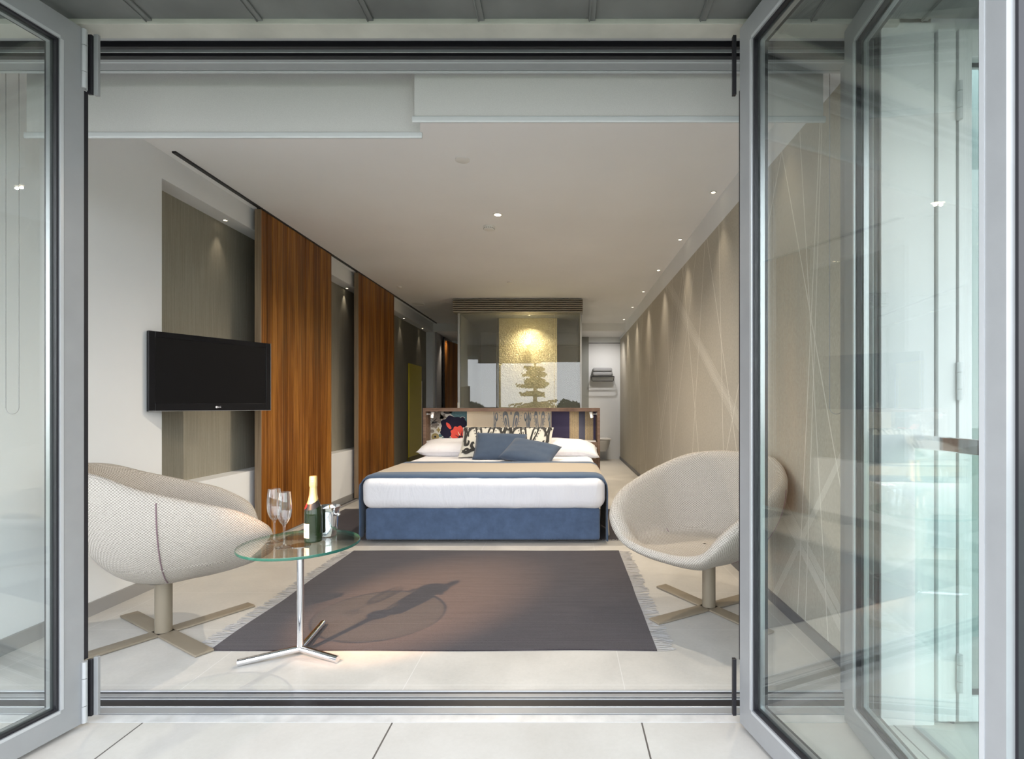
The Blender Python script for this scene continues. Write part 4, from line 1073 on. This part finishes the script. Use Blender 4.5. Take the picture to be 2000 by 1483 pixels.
m = MB(); m.rbox(0.61, 0.99, 10.76, 11.29, 0.44, 0.475, 0.015, 8); m.build('lid', CER, r, off=off, smooth=60, weld=True)
lamp('corridor_fill', 'SPOT', (0.85, 10.46, 2.62), 60*LAMP, (1, 0.95, 0.90), target=(0.85, 11.25, 1.0), size=0.05, angle=math.radians(130), blend=1)  # added spot without a fitting, brightens the white corridor wall
lamp('corridor_glow', 'SPOT', (-2.45, 11.0, 2.6), 45*LAMP, WARM, target=(-2.3, 10.7, 0.0), size=0.03, angle=math.radians(70), blend=1)
# ---------------------------------------------------------------- outside, seen in the reflections
GRASS = mat('distant_ground', (0.10, 0.13, 0.07), 0.95, nscale=0.3, namt=0.3)
struct(MB().box(-80, 80, -120, -1.6, -3.3, -3.2), 'floor_garden', GRASS)
LEAFM = mat('dark_foliage', (0.06, 0.085, 0.03), 0.9, nscale=3, namt=0.4); BARK = mat('bark', (0.10, 0.075, 0.055), 0.9)
def conifer(label, x, y, h):
    r = thing('conifer_tree', label, 'tree', (x, y, -3.2)); rnd = random.Random(3)
    m = MB(); m.tube([(0, 0, 0), (0, 0, h)], 0.2, 8, radii=[0.28, 0.03]); m.build('trunk', BARK, r)
    m = MB()
    for t in range(13):
        z = h*0.25+h*0.75*t/13; R_ = ((1-t/13.5)*2.1+0.15)*(0.75+0.5*rnd.random()); nb = 6+t % 4; z += rnd.uniform(-.2, .2)
        for b in range(nb):
            a = 2*PI*b/nb+rnd.random()*.5; L = R_*(0.35+0.75*rnd.random()); rise = rnd.uniform(-.12, .16)
            for q in range(22):
                f = (q+1)/22; px_, py_ = L*f*math.cos(a), L*f*math.sin(a); zz = z+0.25+rise*L*f+0.06*math.sin(q*1.7+b)+rnd.uniform(-.06, .06)
                for s_ in (-1, 1):
                    w_ = 0.38*(1-f*0.6)*(0.7+rnd.random()*.6); da = a+s_*1.1
                    e2 = Vector((px_+w_*math.cos(da), py_+w_*math.sin(da), zz+0.12*rnd.random()))
                    p0 = Vector((px_, py_, zz)); m.add([p0, p0+Vector((0.03, 0.03, 0.12)), e2, e2+Vector((0, 0, -0.10))], [(0, 1, 2), (0, 2, 3)])
    m.build('foliage', LEAFM, r)
def broadleaf(label, x, y, h, w_):
    r = thing('leafy_tree', label, 'tree', (x, y, -3.2), group='trees beyond the terrace'); rnd = random.Random(int(x*10)+5)
    m = MB(); m.tube([(0, 0, 0), (0, 0, h*.6)], 0.2, 8, radii=[0.25, 0.12]); m.build('trunk', BARK, r)
    m = MB()
    for k in range(2600):
        while True:
            p = Vector((rnd.uniform(-1, 1), rnd.uniform(-1, 1), rnd.uniform(-1, 1)))
            if p.length < 1 and p.length > .3: break
        bump_ = 1+0.3*noise.noise(p*2.5)
        c = Vector((p.x*w_*bump_, p.y*w_*bump_, h*.65+p.z*h*.38*bump_)); d1 = Vector((rnd.uniform(-1, 1), rnd.uniform(-1, 1), rnd.uniform(-1, 1))).normalized()*.28; d2 = d1.orthogonal().normalized()*.16
        m.add([c-d1, c+d2, c+d1, c-d2], [(0, 1, 2, 3)])
    m.build('foliage', LEAFM, r)
conifer('tall tiered conifer beyond the terrace, mirrored in the gold lit pane', -1.95, -20, 8.8)
broadleaf('round leafy tree mirrored at the lower right of the bathroom glass', 0.6, -42, 4.7, 1.9)
broadleaf('leafy tree mirrored at the lower left of the bathroom glass', -10.5, -44, 4.5, 2.2)
